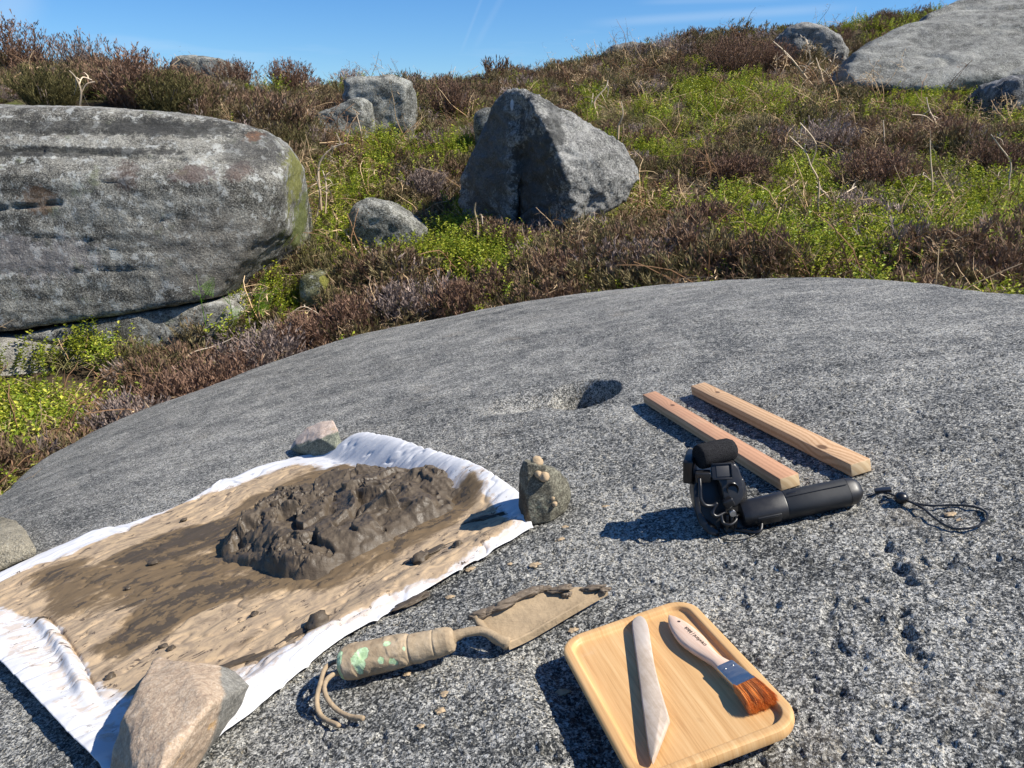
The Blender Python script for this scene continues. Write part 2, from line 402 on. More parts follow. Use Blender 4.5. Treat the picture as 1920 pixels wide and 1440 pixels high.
def slab_mat():
    m = M('slab_gritstone'); o = m.obj()
    fs = m.sep(m.vor(520, 'Color')); f2 = m.sep(m.vor(260, 'Color'))
    n1 = m.noise(230, 3, .75); n2 = m.noise(48, 5, .7); n3 = m.noise(7, 5, .6, None, .5); n4 = m.noise(1.6, 3, .5)
    str_ = m.noise(1, 5, .65, m.mapv(o, (9, 30, 9), (0, 0, R(22))), .6)
    t = m.ma('ADD', m.ma('MULTIPLY', m.ma('SUBTRACT', fs[0], .5), .72), .49)
    for nn, k in ((n1, 1.6), (m.noise(95, 3, .7), .7), (n2, .6), (n3, .7), (n4, .45), (str_, .55), (f2[1], .22)):
        t = m.ma('ADD', t, m.ma('MULTIPLY', m.ma('SUBTRACT', nn, .5), k))
    c = m.ramp(t, [(.08, (.012, .014, .015)), (.30, (.052, .054, .051)), (.50, (.168, .168, .158)), (.70, (.33, .325, .30)), (.95, (.60, .585, .53))])
    c = m.mix(m.ma('MULTIPLY', m.mr(f2[0], .10, .06), .75), c, (.02, .022, .022)); c = m.mix(m.ma('MULTIPLY', m.mr(f2[2], .915, .94), .55), c, (.56, .55, .51))
    f3 = m.sep(m.vor(120, 'Color')); ds = m.vor(120, 'Distance'); k3 = m.mr(ds, .34, .26)
    c = m.mix(m.ma('MULTIPLY', m.ma('MULTIPLY', m.mr(f3[0], .88, .90), k3), .5), c, (.50, .49, .45)); c = m.mix(m.ma('MULTIPLY', m.ma('MULTIPLY', m.mr(f3[1], .86, .88), k3), .7), c, (.025, .027, .027))
    c = m.mix(m.ma('MULTIPLY', m.mr(fs[1], .90, .94), m.mr(n3, .4, .6, .1, .7)), c, (.56, .50, .38))
    c = m.mix(m.ma('MULTIPLY', m.mr(m.noise(4, 5, .65, m.mapv(o, loc=(4, 1, 0))), .60, .72), .28), c, (.30, .25, .18))
    c = m.mix(m.ma('MULTIPLY', m.mr(m.noise(11, 5, .7, m.mapv(o, loc=(9, 3, 0))), .68, .74), .35), c, (.27, .30, .17))
    hh = m.ma('ADD', m.ma('MULTIPLY', fs[2], .5), m.ma('MULTIPLY', n1, 1.6))
    nb = m.bump(hh, .9, .0035); nb = m.bump(n2, .7, .012, nb)
    return m.done(c, m.mr(fs[0], 0, 1, .5, .95), nb, .35)
build_slab()

# ------------------------------------------------------------------ the moor
def bgp(px, py, Y): r = ray(px, py); return np.array([0, 0, CZ]) + r * (Y / r[1])
CP = [bgp(*q) for q in [(0, 900, 2.9), (-100, 760, 3.6), (0, 715, 4.2), (150, 760, 3.9), (250, 735, 4.2), (480, 650, 4.75), (560, 510, 5.6), (700, 580, 5.0), (700, 460, 6.2),
      (640, 330, 7.5), (700, 250, 9), (700, 160, 13), (960, 555, 4.8), (860, 480, 5.6), (1000, 440, 6.1), (1100, 430, 6.3), (1000, 300, 8.5), (1000, 205, 12), (960, 150, 16), (1000, 136, 19),
      (1300, 525, 4.4), (1300, 410, 6), (1300, 260, 9.5), (1300, 150, 13), (1300, 84, 16.5), (1450, 76, 16.5), (1600, 518, 4.1), (1600, 360, 6.5), (1600, 210, 10), (1600, 140, 13.5),
      (1550, 66, 17), (1920, 545, 3.5), (1920, 400, 5.4), (1920, 240, 9), (1920, 165, 12), (1760, 34, 18), (100, 205, 7), (300, 205, 7.5), (450, 215, 8), (100, 150, 9.5), (330, 150, 11),
      (500, 152, 12), (0, 140, 9.5), (-150, 130, 9.5), (2150, 150, 12), (2150, 400, 5.6)]]
CP += [np.array(q) for q in [(-3.5, 1, -.15), (-2.2, -1, -.05), (0, -1.5, .2), (2.2, 0, .6), (2.6, 1.5, .75), (3.5, -1.5, .8), (-5, 5, .35), (-5, -2, -.4), (0, -5, 0.), (6, -4, .9)]]
CP = np.array(CP); CP[:, 2] -= .13
def _k(r): return np.sqrt(r * r + 1.0)
_D = np.linalg.norm(CP[:, None, :2] - CP[None, :, :2], axis=2)
_Pm = np.concatenate([np.ones((len(CP), 1)), CP[:, :2]], 1)
_A = np.block([[-_k(_D) - .004 * np.eye(len(CP)), _Pm], [_Pm.T, np.zeros((3, 3))]])
_w = np.linalg.solve(_A, np.concatenate([CP[:, 2], np.zeros(3)]))
def ridgeY(x):
    return np.interp(x, [-8, -4.5, -3, -1.5, 0, 1.5, 3.5, 6, 9, 14], [10.5, 10.5, 12, 14.5, 17, 19, 17, 17.5, 19.5, 22])
def terrain(x, y, detail=True):
    x = np.asarray(x, float).ravel(); y = np.asarray(y, float).ravel()
    xc = np.clip(x, -9, 12); yr = ridgeY(x); yc = np.clip(y, -6, yr)
    z = np.zeros_like(x)
    for s in range(0, len(x), 20000):
        e = slice(s, s + 20000)
        d = np.hypot(xc[e, None] - CP[None, :, 0], yc[e, None] - CP[None, :, 1])
        z[e] = -_k(d) @ _w[:len(CP)] + _w[-3] + _w[-2] * xc[e] + _w[-1] * yc[e]
    over = np.clip(y - yr, 0, None); z = z - .16 * over * sstep(over, 0, 4); z = np.where(over > 0, np.maximum(z, -9), z)
    far = np.clip(np.maximum(-9 - x, x - 12), 0, None); z = z - .08 * far; z = np.maximum(z, -9)
    if detail: z = z + .08 * fbm(P3(x * .9, y * .9), 3, 5) + .06 * fbm(P3(x * 2.6, y * 2.6), 2, 9)
    return z
def build_ground():
    xs = np.concatenate([-np.geomspace(900, 10, 22), np.linspace(-9, 13, 260), np.geomspace(14, 900, 22)])
    ys = np.concatenate([-np.geomspace(300, 4.5, 14), np.linspace(-4, 24, 280), np.geomspace(25, 1500, 26)])
    X, Y = np.meshgrid(xs, ys, indexing='ij'); z = terrain(X, Y)
    m = M('peaty_soil'); n = m.noise(3, 6, .65); c = m.ramp(n, [(.3, (.03, .022, .014)), (.5, (.07, .052, .032)), (.7, (.12, .095, .055))]); g_ = m.noise(.7, 6, .7, m.mapv(m.obj(), loc=(5, 2, 0))); c = m.mix(m.mr(g_, .52, .62, 0, .7), c, m.ramp(m.noise(9, 5, .7), [(.3, (.05, .07, .015)), (.7, (.12, .15, .03))]))
    m.done(c, .95, m.bump(m.noise(25, 5, .7), .8, .03), .1)
    o = link('ground', mesh_np('ground', np.stack([X.ravel(), Y.ravel(), z], 1), grid_faces(len(xs), len(ys)), m.m))
    tag(o, 'peaty moorland ground rising to the skyline', None, None, 'structure')
build_ground()

# ------------------------------------------------------------------ boulders and stones
def hull_rock(name, hulls, voxel, mat, label, cat='boulder', frame=False, smooth=4, disp=(), group=None, extra=None, kind=None):
    """union of convex hulls of real 3-D points, remeshed, worn round and roughened"""
    allp = np.concatenate([np.asarray(h, float) for h in hulls])
    c = np.array([(allp[:, 0].min() + allp[:, 0].max()) / 2, (allp[:, 1].min() + allp[:, 1].max()) / 2, allp[:, 2].min()])
    bm = bmesh.new()
    for h in hulls:
        vs = [bm.verts.new(Vector(np.asarray(p) - c)) for p in h]
        r = bmesh.ops.convex_hull(bm, input=vs)
        bad = [v for v in vs if v.is_valid and not v.link_faces]
        bmesh.ops.delete(bm, geom=bad, context='VERTS')
    bmesh.ops.recalc_face_normals(bm, faces=bm.faces[:])
    me = bpy.data.meshes.new('tmp'); bm.to_mesh(me); bm.free()
    o = link('tmp', me); md = o.modifiers.new('r', 'REMESH'); md.mode = 'VOXEL'; md.voxel_size = voxel
    dg = bpy.context.evaluated_depsgraph_get(); ev = o.evaluated_get(dg); m2 = bpy.data.meshes.new_from_object(ev, depsgraph=dg)
    bpy.data.objects.remove(o); n = len(m2.vertices)
    v = np.empty(n * 3, np.float32); m2.vertices.foreach_get('co', v); v = v.reshape(-1, 3).astype(float)
    e = np.empty(len(m2.edges) * 2, np.int32); m2.edges.foreach_get('vertices', e); e = e.reshape(-1, 2)
    deg = np.bincount(e.ravel(), minlength=n)[:, None]
    for _ in range(smooth):
        acc = np.zeros_like(v)
        for k in range(3): acc[:, k] = np.bincount(e[:, 0], v[e[:, 1], k], n) + np.bincount(e[:, 1], v[e[:, 0], k], n)
        v = v * .4 + .6 * acc / np.maximum(deg, 1)
    m2.vertices.foreach_set('co', v.astype(np.float32).ravel()); m2.update()
    nn = np.empty(n * 3, np.float32); m2.vertices.foreach_get('normal', nn); nn = nn.reshape(-1, 3)
    for (amp, sc, octv, seed, mode) in disp:
        q = v * np.array(sc if hasattr(sc, '__len__') else (sc,) * 3)
        f = fbm(q, octv, seed)
        if mode == 'ridge': f = -np.abs(f) * 2 + .4
        if mode == 'crack': f = -np.exp(-(f / .06) ** 2)
        if mode == 'pit': f = -sstep(f, .2, .5)
        v = v + nn * (amp * f)[:, None]
    if extra is not None: v = extra(v, nn, c)
    m2.vertices.foreach_set('co', v.astype(np.float32).ravel()); m2.update()
    m2.materials.clear(); m2.materials.append(mat)
    m2.polygons.foreach_set('use_smooth', np.ones(len(m2.polygons), bool))
    m2.name = name
    ob = link(name, m2); ob.matrix_world = (F if frame else Matrix.Identity(4)) @ Matrix.Translation(Vector(c))
    tag(ob, label, cat, group, kind)
    return ob
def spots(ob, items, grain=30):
    """patches of lichen, rust, moss or painted-in shade at given places of a stone: (centre in the world, radius xyz, colour, strength)"""
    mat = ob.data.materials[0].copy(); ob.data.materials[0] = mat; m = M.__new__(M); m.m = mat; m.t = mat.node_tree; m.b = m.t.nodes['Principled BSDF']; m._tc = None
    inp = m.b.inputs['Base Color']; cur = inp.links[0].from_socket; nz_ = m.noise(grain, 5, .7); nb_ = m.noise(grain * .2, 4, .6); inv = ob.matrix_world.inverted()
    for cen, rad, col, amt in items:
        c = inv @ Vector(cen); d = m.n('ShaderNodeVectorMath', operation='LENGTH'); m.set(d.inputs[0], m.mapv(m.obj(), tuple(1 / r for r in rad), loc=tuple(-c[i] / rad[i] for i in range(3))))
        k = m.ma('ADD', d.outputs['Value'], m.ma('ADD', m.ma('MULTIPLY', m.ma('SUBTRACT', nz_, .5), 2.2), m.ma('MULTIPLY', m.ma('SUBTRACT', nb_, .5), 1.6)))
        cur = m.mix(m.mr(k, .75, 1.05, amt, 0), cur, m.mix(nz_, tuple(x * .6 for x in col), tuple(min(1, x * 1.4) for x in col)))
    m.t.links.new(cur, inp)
def back(pts, dy, shrink=.85, dz=0.):
    p = np.array(pts); c = p.mean(0); q = c + (p - c) * shrink; q[:, 1] += dy; q[:, 2] += dz; return [*q]
B = bgp
FOOT = []     # footprints (x, y, rx, ry) kept free of plants
def foot(ob, grow=.0):
    bb = [ob.matrix_world @ Vector(c) for c in ob.bound_box]; xs = [b.x for b in bb]; ys = [b.y for b in bb]
    FOOT.append(((min(xs) + max(xs)) / 2, (min(ys) + max(ys)) / 2, (max(xs) - min(xs)) / 2 + grow, (max(ys) - min(ys)) / 2 + grow))

mat_big = gritstone('block_gritstone', (.36, .35, .305), (.168, .160, .137), (.04, .038, .033), 170, (1.2, 1.2, 11), 1.2, 0, 0, spread=.8)
mat_cen = gritstone('weathered_gritstone', (.36, .355, .33), (.20, .197, .183), (.065, .064, .06), 110, None, .3, 0, 0, spread=.7)
mat_pale = gritstone('pale_gritstone', (.38, .38, .34), (.20, .197, .17), (.07, .07, .06), 110, None, .7, 0, 0, spread=.9)
mat_slabfar = gritstone('far_slab_gritstone', (.32, .32, .29), (.19, .19, .172), (.075, .075, .067), 120, (1.5, 1.5, 5), .5, 0, 0, spread=.7)
mat_low = gritstone('low_block_gritstone', (.42, .40, .35), (.24, .225, .19), (.07, .065, .055), 200, (2, 2, 8), .4, 0, .0, spread=.7)
mat_dark = gritstone('dark_gritstone', (.30, .30, .30), (.12, .12, .12), (.02, .02, .02), 150, None, .6)

# great block on the left, split by two cracks
def patchmat():
    """rust and dark stains and the moss on the block's right shoulder, where they are on the stone"""
    m = M('great_block_stone'); return m
def blk(pts): return [B(*q) for q in pts]
BEDS = [[(-300, 268), (0, 279), (150, 284), (260, 297), (330, 301)], [(370, 308), (420, 303), (470, 296)], [(-200, 392), (0, 392), (40, 388), (118, 380)], [(250, 408), (300, 414), (350, 408)], [(190, 341), (240, 338), (330, 338), (420, 332)],
        [(400, 378), (440, 372), (490, 350)], [(-200, 512), (40, 508), (200, 503), (330, 498)], [(-100, 448), (100, 442), (260, 452)], [(40, 218), (110, 222), (300, 236), (420, 250)], [(-100, 245), (200, 252), (400, 268)]]
def bedding(v, nn, c):
    """bedding cracks worn into the front of the block"""
    x, z = v[:, 0] + c[0], v[:, 2] + c[2]
    for i, b in enumerate(BEDS):
        P_ = np.array([B(px, py, 4.93)[[0, 2]] for px, py in b]); q = np.stack([x, z], 1); dd = np.full(len(v), 9.)
        for k in range(len(P_) - 1):
            a_, e_ = P_[k], P_[k + 1] - P_[k]; w_ = q - a_; t = np.clip(w_ @ e_ / (e_ @ e_), 0, 1); r_ = w_ - t[:, None] * e_
            ends = 1.0; dd = np.minimum(dd, np.hypot(r_[:, 0], r_[:, 1]))
        dd = dd + .018 * fbm(P3(x * 7, z * 14 + i), 3, 40 + i)
        v = v - nn * ((.03 if i in (0, 2) else (.014 if i < 4 else .009)) * np.exp(-(dd / .009) ** 2) * (nn[:, 1] < -.2))[:, None]
    return v
front = blk([(-420, 330, 5.0), (0, 330, 4.9), (250, 335, 4.9), (430, 335, 4.97), (525, 340, 5.15), (-420, 640, 4.8), (0, 622, 4.78), (200, 594, 4.82), (330, 572, 4.86), (405, 558, 5.0)])
rimt = blk([(-420, 196, 5.3), (0, 199, 5.32), (150, 201, 5.34), (330, 213, 5.4), (430, 226, 5.45), (505, 245, 5.5), (545, 278, 5.6)])
side = blk([(572, 320, 6.1), (566, 380, 6.05), (550, 440, 5.85), (520, 488, 5.8), (548, 300, 5.5), (536, 420, 5.4), (455, 545, 5.6), (480, 440, 5.05)])
topb = blk([(-420, 192, 8), (0, 197, 8), (200, 203, 8), (400, 222, 7.6), (540, 270, 7.2)])
h0 = front + rimt + side + topb + [np.array([-3.5, 8, .1]), np.array([-1.8, 7.2, .3]), np.array([-7, 8, .1])]
strata = [(.006, (.35, .35, 5.5), 4, 3, 'n'), (.004, (1.6, 1.6, 9), 4, 8, 'pit'), (.006, (4, 4, 15), 4, 18, 'pit'), (.007, (7, 7, 12), 4, 19, 'n'), (.008, (4, 4, 14), 4, 5, 'n'), (.02, 1.2, 3, 12, 'n'), (.009, 13, 4, 14, 'n')]
LB0 = B(0, 0, 1)
ob = hull_rock('boulder', [h0], .021, mat_big, 'huge layered grey gritstone block with lichen and rust stains at the left', smooth=6, disp=strata, extra=bedding); foot(ob)
RU = (.13, .065, .04)
spots(ob, [(B(72, 375, 4.9), (.12, .4, .09), (.13, .07, .035), .6), (B(350, 330, 4.9), (.13, .4, .06), (.09, .05, .045), .6), (B(440, 320, 4.95), (.08, .4, .06), (.09, .05, .04), .6), (B(465, 255, 5.3), (.06, .4, .04), (.20, .10, .05), .9), (B(230, 330, 4.9), (.1, .4, .1), (.10, .055, .045), .4),
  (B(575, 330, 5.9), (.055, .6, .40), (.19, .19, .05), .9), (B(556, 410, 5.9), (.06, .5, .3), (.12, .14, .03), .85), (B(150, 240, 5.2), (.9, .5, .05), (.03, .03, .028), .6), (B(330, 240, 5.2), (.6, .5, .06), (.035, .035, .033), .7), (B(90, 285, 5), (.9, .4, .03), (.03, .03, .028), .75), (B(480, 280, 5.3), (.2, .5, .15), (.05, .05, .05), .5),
  (B(60, 480, 4.9), (.5, .4, .14), (.42, .38, .37), .35), (B(420, 480, 5.0), (.5, .4, .3), (.16, .145, .125), .45)])
# stains: their places on the face
def stain_block(ob):
    m = mat_big; mt = M('great_block_gritstone')
    return mt
slabw = blk([(25, 633, 4.80), (120, 612, 4.82), (250, 590, 4.85), (420, 566, 4.98), (455, 585, 5.05), (430, 625, 4.98), (330, 660, 4.9), (220, 663, 4.82), (120, 650, 4.80), (25, 636, 4.82)])
ob = hull_rock('boulder', [slabw + back(slabw, 1.0, .95)], .018, mat_big, 'wedge shaped grey slab between the two dark cracks under the huge layered block', smooth=3, disp=[(.012, (1, 1, 6), 3, 3, 'n'), (.005, 15, 3, 4, 'n')]); foot(ob)
low = blk([(-420, 632, 4.68), (0, 636, 4.70), (100, 652, 4.72), (200, 672, 4.76), (232, 690, 4.8), (215, 740, 4.76), (100, 745, 4.6), (0, 740, 4.5), (-420, 760, 4.4)])
ob = hull_rock('boulder', [low + back(low, 1.2, .95, -.1)], .02, mat_low, 'smooth olive grey bottom rock under the lower crack, beside green bilberry', smooth=5, disp=[(.02, (1, 1, 3), 3, 7, 'n'), (.004, 20, 3, 4, 'n')]); foot(ob)

# central pointed boulder
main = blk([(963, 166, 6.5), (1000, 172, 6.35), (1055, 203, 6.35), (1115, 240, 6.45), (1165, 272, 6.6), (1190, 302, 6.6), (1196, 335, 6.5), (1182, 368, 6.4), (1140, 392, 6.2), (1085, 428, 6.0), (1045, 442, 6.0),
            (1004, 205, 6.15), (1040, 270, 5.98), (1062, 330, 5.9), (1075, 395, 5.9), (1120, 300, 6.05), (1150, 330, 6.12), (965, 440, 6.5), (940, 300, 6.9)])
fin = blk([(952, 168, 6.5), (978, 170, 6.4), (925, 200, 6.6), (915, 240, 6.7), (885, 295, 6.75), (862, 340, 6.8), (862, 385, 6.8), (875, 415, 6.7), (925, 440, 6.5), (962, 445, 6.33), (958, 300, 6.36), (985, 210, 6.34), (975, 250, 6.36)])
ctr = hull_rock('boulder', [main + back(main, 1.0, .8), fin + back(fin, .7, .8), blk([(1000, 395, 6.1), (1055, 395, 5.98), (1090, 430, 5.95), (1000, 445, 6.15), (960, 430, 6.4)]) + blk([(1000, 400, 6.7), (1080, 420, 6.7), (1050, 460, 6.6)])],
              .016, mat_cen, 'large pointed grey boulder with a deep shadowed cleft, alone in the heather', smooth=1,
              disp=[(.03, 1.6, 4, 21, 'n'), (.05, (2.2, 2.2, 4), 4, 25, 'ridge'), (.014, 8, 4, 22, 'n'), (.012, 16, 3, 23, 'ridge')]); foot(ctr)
spots(ctr, [(B(915, 300, 6.6), (.26, .8, .62), (.09, .086, .075), .7), (B(1005, 330, 6.3), (.22, .8, .55), (.05, .05, .047), .8), (B(1040, 230, 6.1), (.08, .3, .3), (.07, .07, .065), .6), (B(960, 195, 6.4), (.012, .2, .05), (.7, .7, .7), .8)], 22)  # dark left fin, cleft and ridge flank: shade painted into the stone's colour
def brock(pts, Y, dpt, vox, mat, label, seed=1, amp=.03, sm=2, sink=.35, **k):
    p = [B(x, y, Y) for x, y in pts]
    zs = sorted(q[2] for q in p); zm = zs[len(zs) // 3]
    p += [np.array([q[0], q[1] + .15, q[2] - sink]) for q in p if q[2] <= zm]
    o_ = hull_rock('boulder', [p + back(p, dpt, .85) + back([B(x, y, Y) for x, y in pts], -.12, .8)], vox, mat, label, smooth=sm, disp=[(amp * 1.2, 2.4, 5, seed, 'n'), (amp, (3, 3, 5), 4, seed + 2, 'ridge'), (amp * .4, 12, 4, seed + 4, 'n')], **k); foot(o_); return o_
brock([(646, 150), (660, 146), (700, 148), (735, 138), (772, 152), (776, 185), (772, 225), (745, 255), (690, 255), (648, 235), (643, 180)], 9.4, .8, .025, mat_pale, 'upright square grey boulder with a white lichened top behind the low flat one', 31, .025, 2)
brock([(590, 212), (610, 205), (650, 195), (672, 180), (690, 186), (694, 215), (685, 262), (640, 280), (585, 265)], 8.9, .6, .022, mat_pale, 'low grey stone with a white top edge leaning before the upright square boulder', 33, .03, 3)
brock([(655, 405), (668, 382), (690, 373), (725, 378), (760, 400), (800, 435), (790, 470), (730, 492), (690, 478), (660, 440)], 6.2, .5, .015, mat_pale, 'small rounded mottled boulder set in bracken, left of the pointed boulder', 35, .025, 1)
brock([(325, 107), (350, 104), (400, 107), (425, 114), (432, 135), (430, 155), (330, 155), (318, 125)], 11.5, .8, .03, mat_pale, 'flat topped pale boulder on the skyline above the huge layered block', 37, .03, 3)
brock([(1130, 100), (1150, 84), (1180, 78), (1215, 82), (1222, 110), (1190, 125), (1130, 125), (1118, 120)], 16.5, .8, .03, mat_cen, 'small grey boulder poking above the heather on the middle of the skyline', 39, .04, 3)
brock([(1472, 62), (1490, 45), (1512, 40), (1545, 50), (1575, 68), (1592, 92), (1590, 115), (1500, 115), (1470, 80)], 14.5, .9, .03, mat_cen, 'domed boulder with a white cap on the skyline left of the great slab', 41, .04, 3)
brock([(888, 215), (905, 203), (935, 200), (950, 230), (930, 250), (890, 240)], 8.8, .4, .03, mat_pale, 'small pale stone just behind the left shoulder of the pointed boulder', 43, .02, 3)
brock([(562, 520), (580, 505), (612, 510), (622, 545), (600, 570), (565, 560)], 5.3, .3, .02, gritstone('mossy_stone', (.34, .34, .2), (.17, .17, .08), (.06, .06, .03), 160, None, .8, 0, .3), 'small mossy green stone in the heather right of the huge layered block', 45, .02, 4)
brock([(1878, 170), (1890, 150), (1925, 138), (2000, 145), (2010, 215), (1900, 215), (1875, 195)], 9.6, .8, .025, mat_dark, 'dark boulder cut off by the right edge below the great slab', 47, .04, 3)
brock([(1330, 375 - 238), (1352, 128), (1372, 140), (1370, 152), (1335, 152)], 15, .4, .03, mat_dark, 'tiny dark rock among bracken below the skyline boulder', 49, .02, 3)
# great slab at the top right
fs_ = blk([(1590, 140, 11.6), (1600, 105, 12.2), (1640, 75, 12.6), (1700, 45, 13), (1765, 18, 13.3), (1800, 2, 13.5), (1850, -8, 13.5), (2200, -60, 13.5), (2300, 60, 12.5), (2250, 150, 11.5), (1930, 128, 11.3), (1840, 138, 11.2),
           (1760, 170, 11.2), (1720, 172, 11.2), (1660, 162, 11.3), (1600, 158, 11.4)])
o_ = hull_rock('boulder', [fs_ + back(fs_, 2.0, .9, -.3)], .045, mat_slabfar, 'great sloping pale grey slab of rock rising to the skyline at the top right', smooth=2, disp=[(.07, 1.0, 4, 51, 'n'), (.03, (2, 2, 6), 3, 53, 'n'), (.012, 9, 3, 54, 'n'), (.05, (.5, .5, 1.5), 2, 55, 'crack')]); foot(o_)

for q in ((60, 690, 4.35, .6, .30), (190, 690, 4.5, .25, .2), (330, 610, 4.8, .5, .18)):
    c_ = B(*q[:3]); FOOT.append((c_[0], c_[1], q[3], q[4]))
# ------------------------------------------------------------------ plants
def basis(d):
    d = np.asarray(d, float); d = d / (np.linalg.norm(d) + 1e-12)
    r = np.cross(d, [0, 0, 1.] if abs(d[2]) < .95 else [1., 0, 0]); r /= np.linalg.norm(r)
    return d, r, np.cross(r, d)
class Plant:
    """collects thin blades, leaves and stalks"""
    def __init__(s, seed): s.v = []; s.f = []; s.t = []; s.m = []; s.r = random.Random(seed)
    def blade(s, pts, w, t0=0., t1=1., mi=0):
        r = s.r; n = len(pts); o = len(s.v)
        a = r.uniform(0, 6.28); side = Vector((math.cos(a), math.sin(a), r.uniform(-.2, .2)))
        for k, p in enumerate(pts):
            ww = w * (1 - .75 * k / (n - 1)) * .5; t = t0 + (t1 - t0) * k / (n - 1)
            s.v += [tuple(Vector(p) - side * ww), tuple(Vector(p) + side * ww)]; s.t += [t, t]
        for k in range(n - 1): s.f.append((o + 2 * k, o + 2 * k + 1, o + 2 * k + 3, o + 2 * k + 2)); s.m.append(mi)
    def spike(s, a, b, w, t0=.5, t1=1., mi=0):
        r = s.r; an = r.uniform(0, 6.28); side = Vector((math.cos(an), math.sin(an), 0)) * (w / 2); o = len(s.v); mid = Vector(a).lerp(Vector(b), .45)
        s.v += [tuple(a), tuple(mid - side), tuple(b), tuple(mid + side)]; s.t += [t0, (t0 + t1) / 2, t1, (t0 + t1) / 2]; s.f.append((o, o + 1, o + 2, o + 3)); s.m.append(mi)
    def leaf(s, base, d, up, L, W, t=1., mi=1, fold=.25):
        d = Vector(d).normalized(); sd = d.cross(Vector(up)); sd = sd.normalized() if sd.length > 1e-5 else Vector((1, 0, 0)); u = sd.cross(d)
        b = Vector(base); o = len(s.v)
        s.v += [tuple(b), tuple(b + d * L * .5 + sd * W / 2 + u * W * fold), tuple(b + d * L - u * W * .1), tuple(b + d * L * .5 - sd * W / 2 + u * W * fold)]
        s.t += [t] * 4; s.f += [(o, o + 1, o + 2), (o, o + 2, o + 3)]; s.m += [mi, mi]
    def tube(s, pts, r0, r1, sides=3, t0=0., t1=1., mi=0):
        rr = np.linspace(r0, r1, len(pts)); v, f = tube([tuple(p) for p in pts], rr, sides, False); o = len(s.v)
        s.v += [tuple(q) for q in v]; s.t += list(np.repeat(np.linspace(t0, t1, len(pts)), sides)); s.f += [tuple(i + o for i in q) for q in f]; s.m += [mi] * len(f)
    def mesh(s, name, mats): return mesh_np(name, s.v, s.f, None, False, {'t': s.t}, mats, s.m)
def heather_mesh(seed, h=.3, r=.16, n=46, sprigs=9, lean=.9, name='heather_sprays'):
    p = Plant(seed); R_ = p.r
    for _ in range(n):
        a = R_.uniform(0, 6.28); rr = r * .45 * math.sqrt(R_.random()); le = R_.random() ** .8 * lean
        d = Vector((math.cos(a) * le, math.sin(a) * le, 1)).normalized(); L = h * R_.uniform(.55, 1.1)
        b = Vector((math.cos(a) * rr, math.sin(a) * rr, -.03)); pts = [b]
        for k in range(3):
            d = (d + Vector((R_.gauss(0, .16), R_.gauss(0, .16), .12))).normalized(); pts.append(pts[-1] + d * L / 3)
        p.blade(pts, .0035, 0, .7)
        for k in range(sprigs):
            q = R_.uniform(.35, 1) * 2.999; i = int(q); c = pts[i].lerp(pts[i + 1], q - i)
            dd = (pts[i + 1] - pts[i]).normalized() + Vector((R_.gauss(0, .45), R_.gauss(0, .45), R_.uniform(0, .4)))
            p.spike(c, c + dd.normalized() * h * R_.uniform(.09, .2), .0045, .5, R_.uniform(.7, 1))
    return p
def bilberry_mesh(seed, h=.17, r=.10, n=15):
    p = Plant(seed); R_ = p.r
    for _ in range(n):
        a = R_.uniform(0, 6.28); rr = r * math.sqrt(R_.random()); d = Vector((R_.gauss(0, .28), R_.gauss(0, .28), 1)).normalized(); L = h * R_.uniform(.6, 1.15)
        pts = [Vector((math.cos(a) * rr, math.sin(a) * rr, -.02))]
        for k in range(4):
            d = (d + Vector((R_.gauss(0, .22), R_.gauss(0, .22), .1))).normalized(); pts.append(pts[-1] + d * L / 4)
        p.blade(pts, .003, 0, .6, 0)
        for k in range(17):
            q = (1 - (1 - k / 17) ** 1.0 * .75) * 3.999; i = int(q); c = pts[i].lerp(pts[i + 1], q - i)
            aa = k * 2.4 + R_.uniform(-.5, .5); dd = Vector((math.cos(aa), math.sin(aa), R_.uniform(.1, .9)))
            p.leaf(c, dd, (0, 0, 1) if R_.random() < .7 else (R_.gauss(0, 1), R_.gauss(0, 1), 1), R_.uniform(.012, .021), R_.uniform(.008, .013), R_.random(), 1)
    return p
def bracken_mesh(seed, L=.5, flat=False, stalks=3):
    p = Plant(seed); R_ = p.r
    for _ in range(stalks):
        a = R_.uniform(0, 6.28); d = Vector((math.cos(a), math.sin(a), R_.uniform(.0, .35) if flat else R_.uniform(.6, 2.4))).normalized()
        pts = [Vector((R_.gauss(0, .05), R_.gauss(0, .05), .02))]; LL = L * R_.uniform(.6, 1.1)
        for k in range(6):
            d = (d + Vector((R_.gauss(0, .16), R_.gauss(0, .16), R_.gauss(-.07, .12)))).normalized(); pts.append(pts[-1] + d * LL / 6)
        p.tube(pts, .0036, .0015, 3, 0, 1)
        for k in range(R_.randint(5, 12)):
            q = R_.uniform(.3, 1) * 5.999; i = int(q); c = pts[i].lerp(pts[i + 1], q - i); ax = (pts[i + 1] - pts[i]).normalized()
            dd = (ax * .5 + Vector((R_.gauss(0, 1), R_.gauss(0, 1), R_.gauss(-.1, .5))).normalized()).normalized(); l = R_.uniform(.05, .14); pp = [c]
            for j in range(3): dd = (dd + Vector((R_.gauss(0, .35), R_.gauss(0, .35), R_.gauss(-.25, .3)))).normalized(); pp.append(pp[-1] + dd * l / 3)
            p.blade(pp, R_.uniform(.002, .005), .4, 1)
            if R_.random() < .5:
                for j in range(4): p.spike(pp[1].lerp(pp[3], j / 4), pp[1].lerp(pp[3], j / 4) + Vector((R_.gauss(0, .02), R_.gauss(0, .02), R_.gauss(0, .012))), .006, .6, 1)
    return p
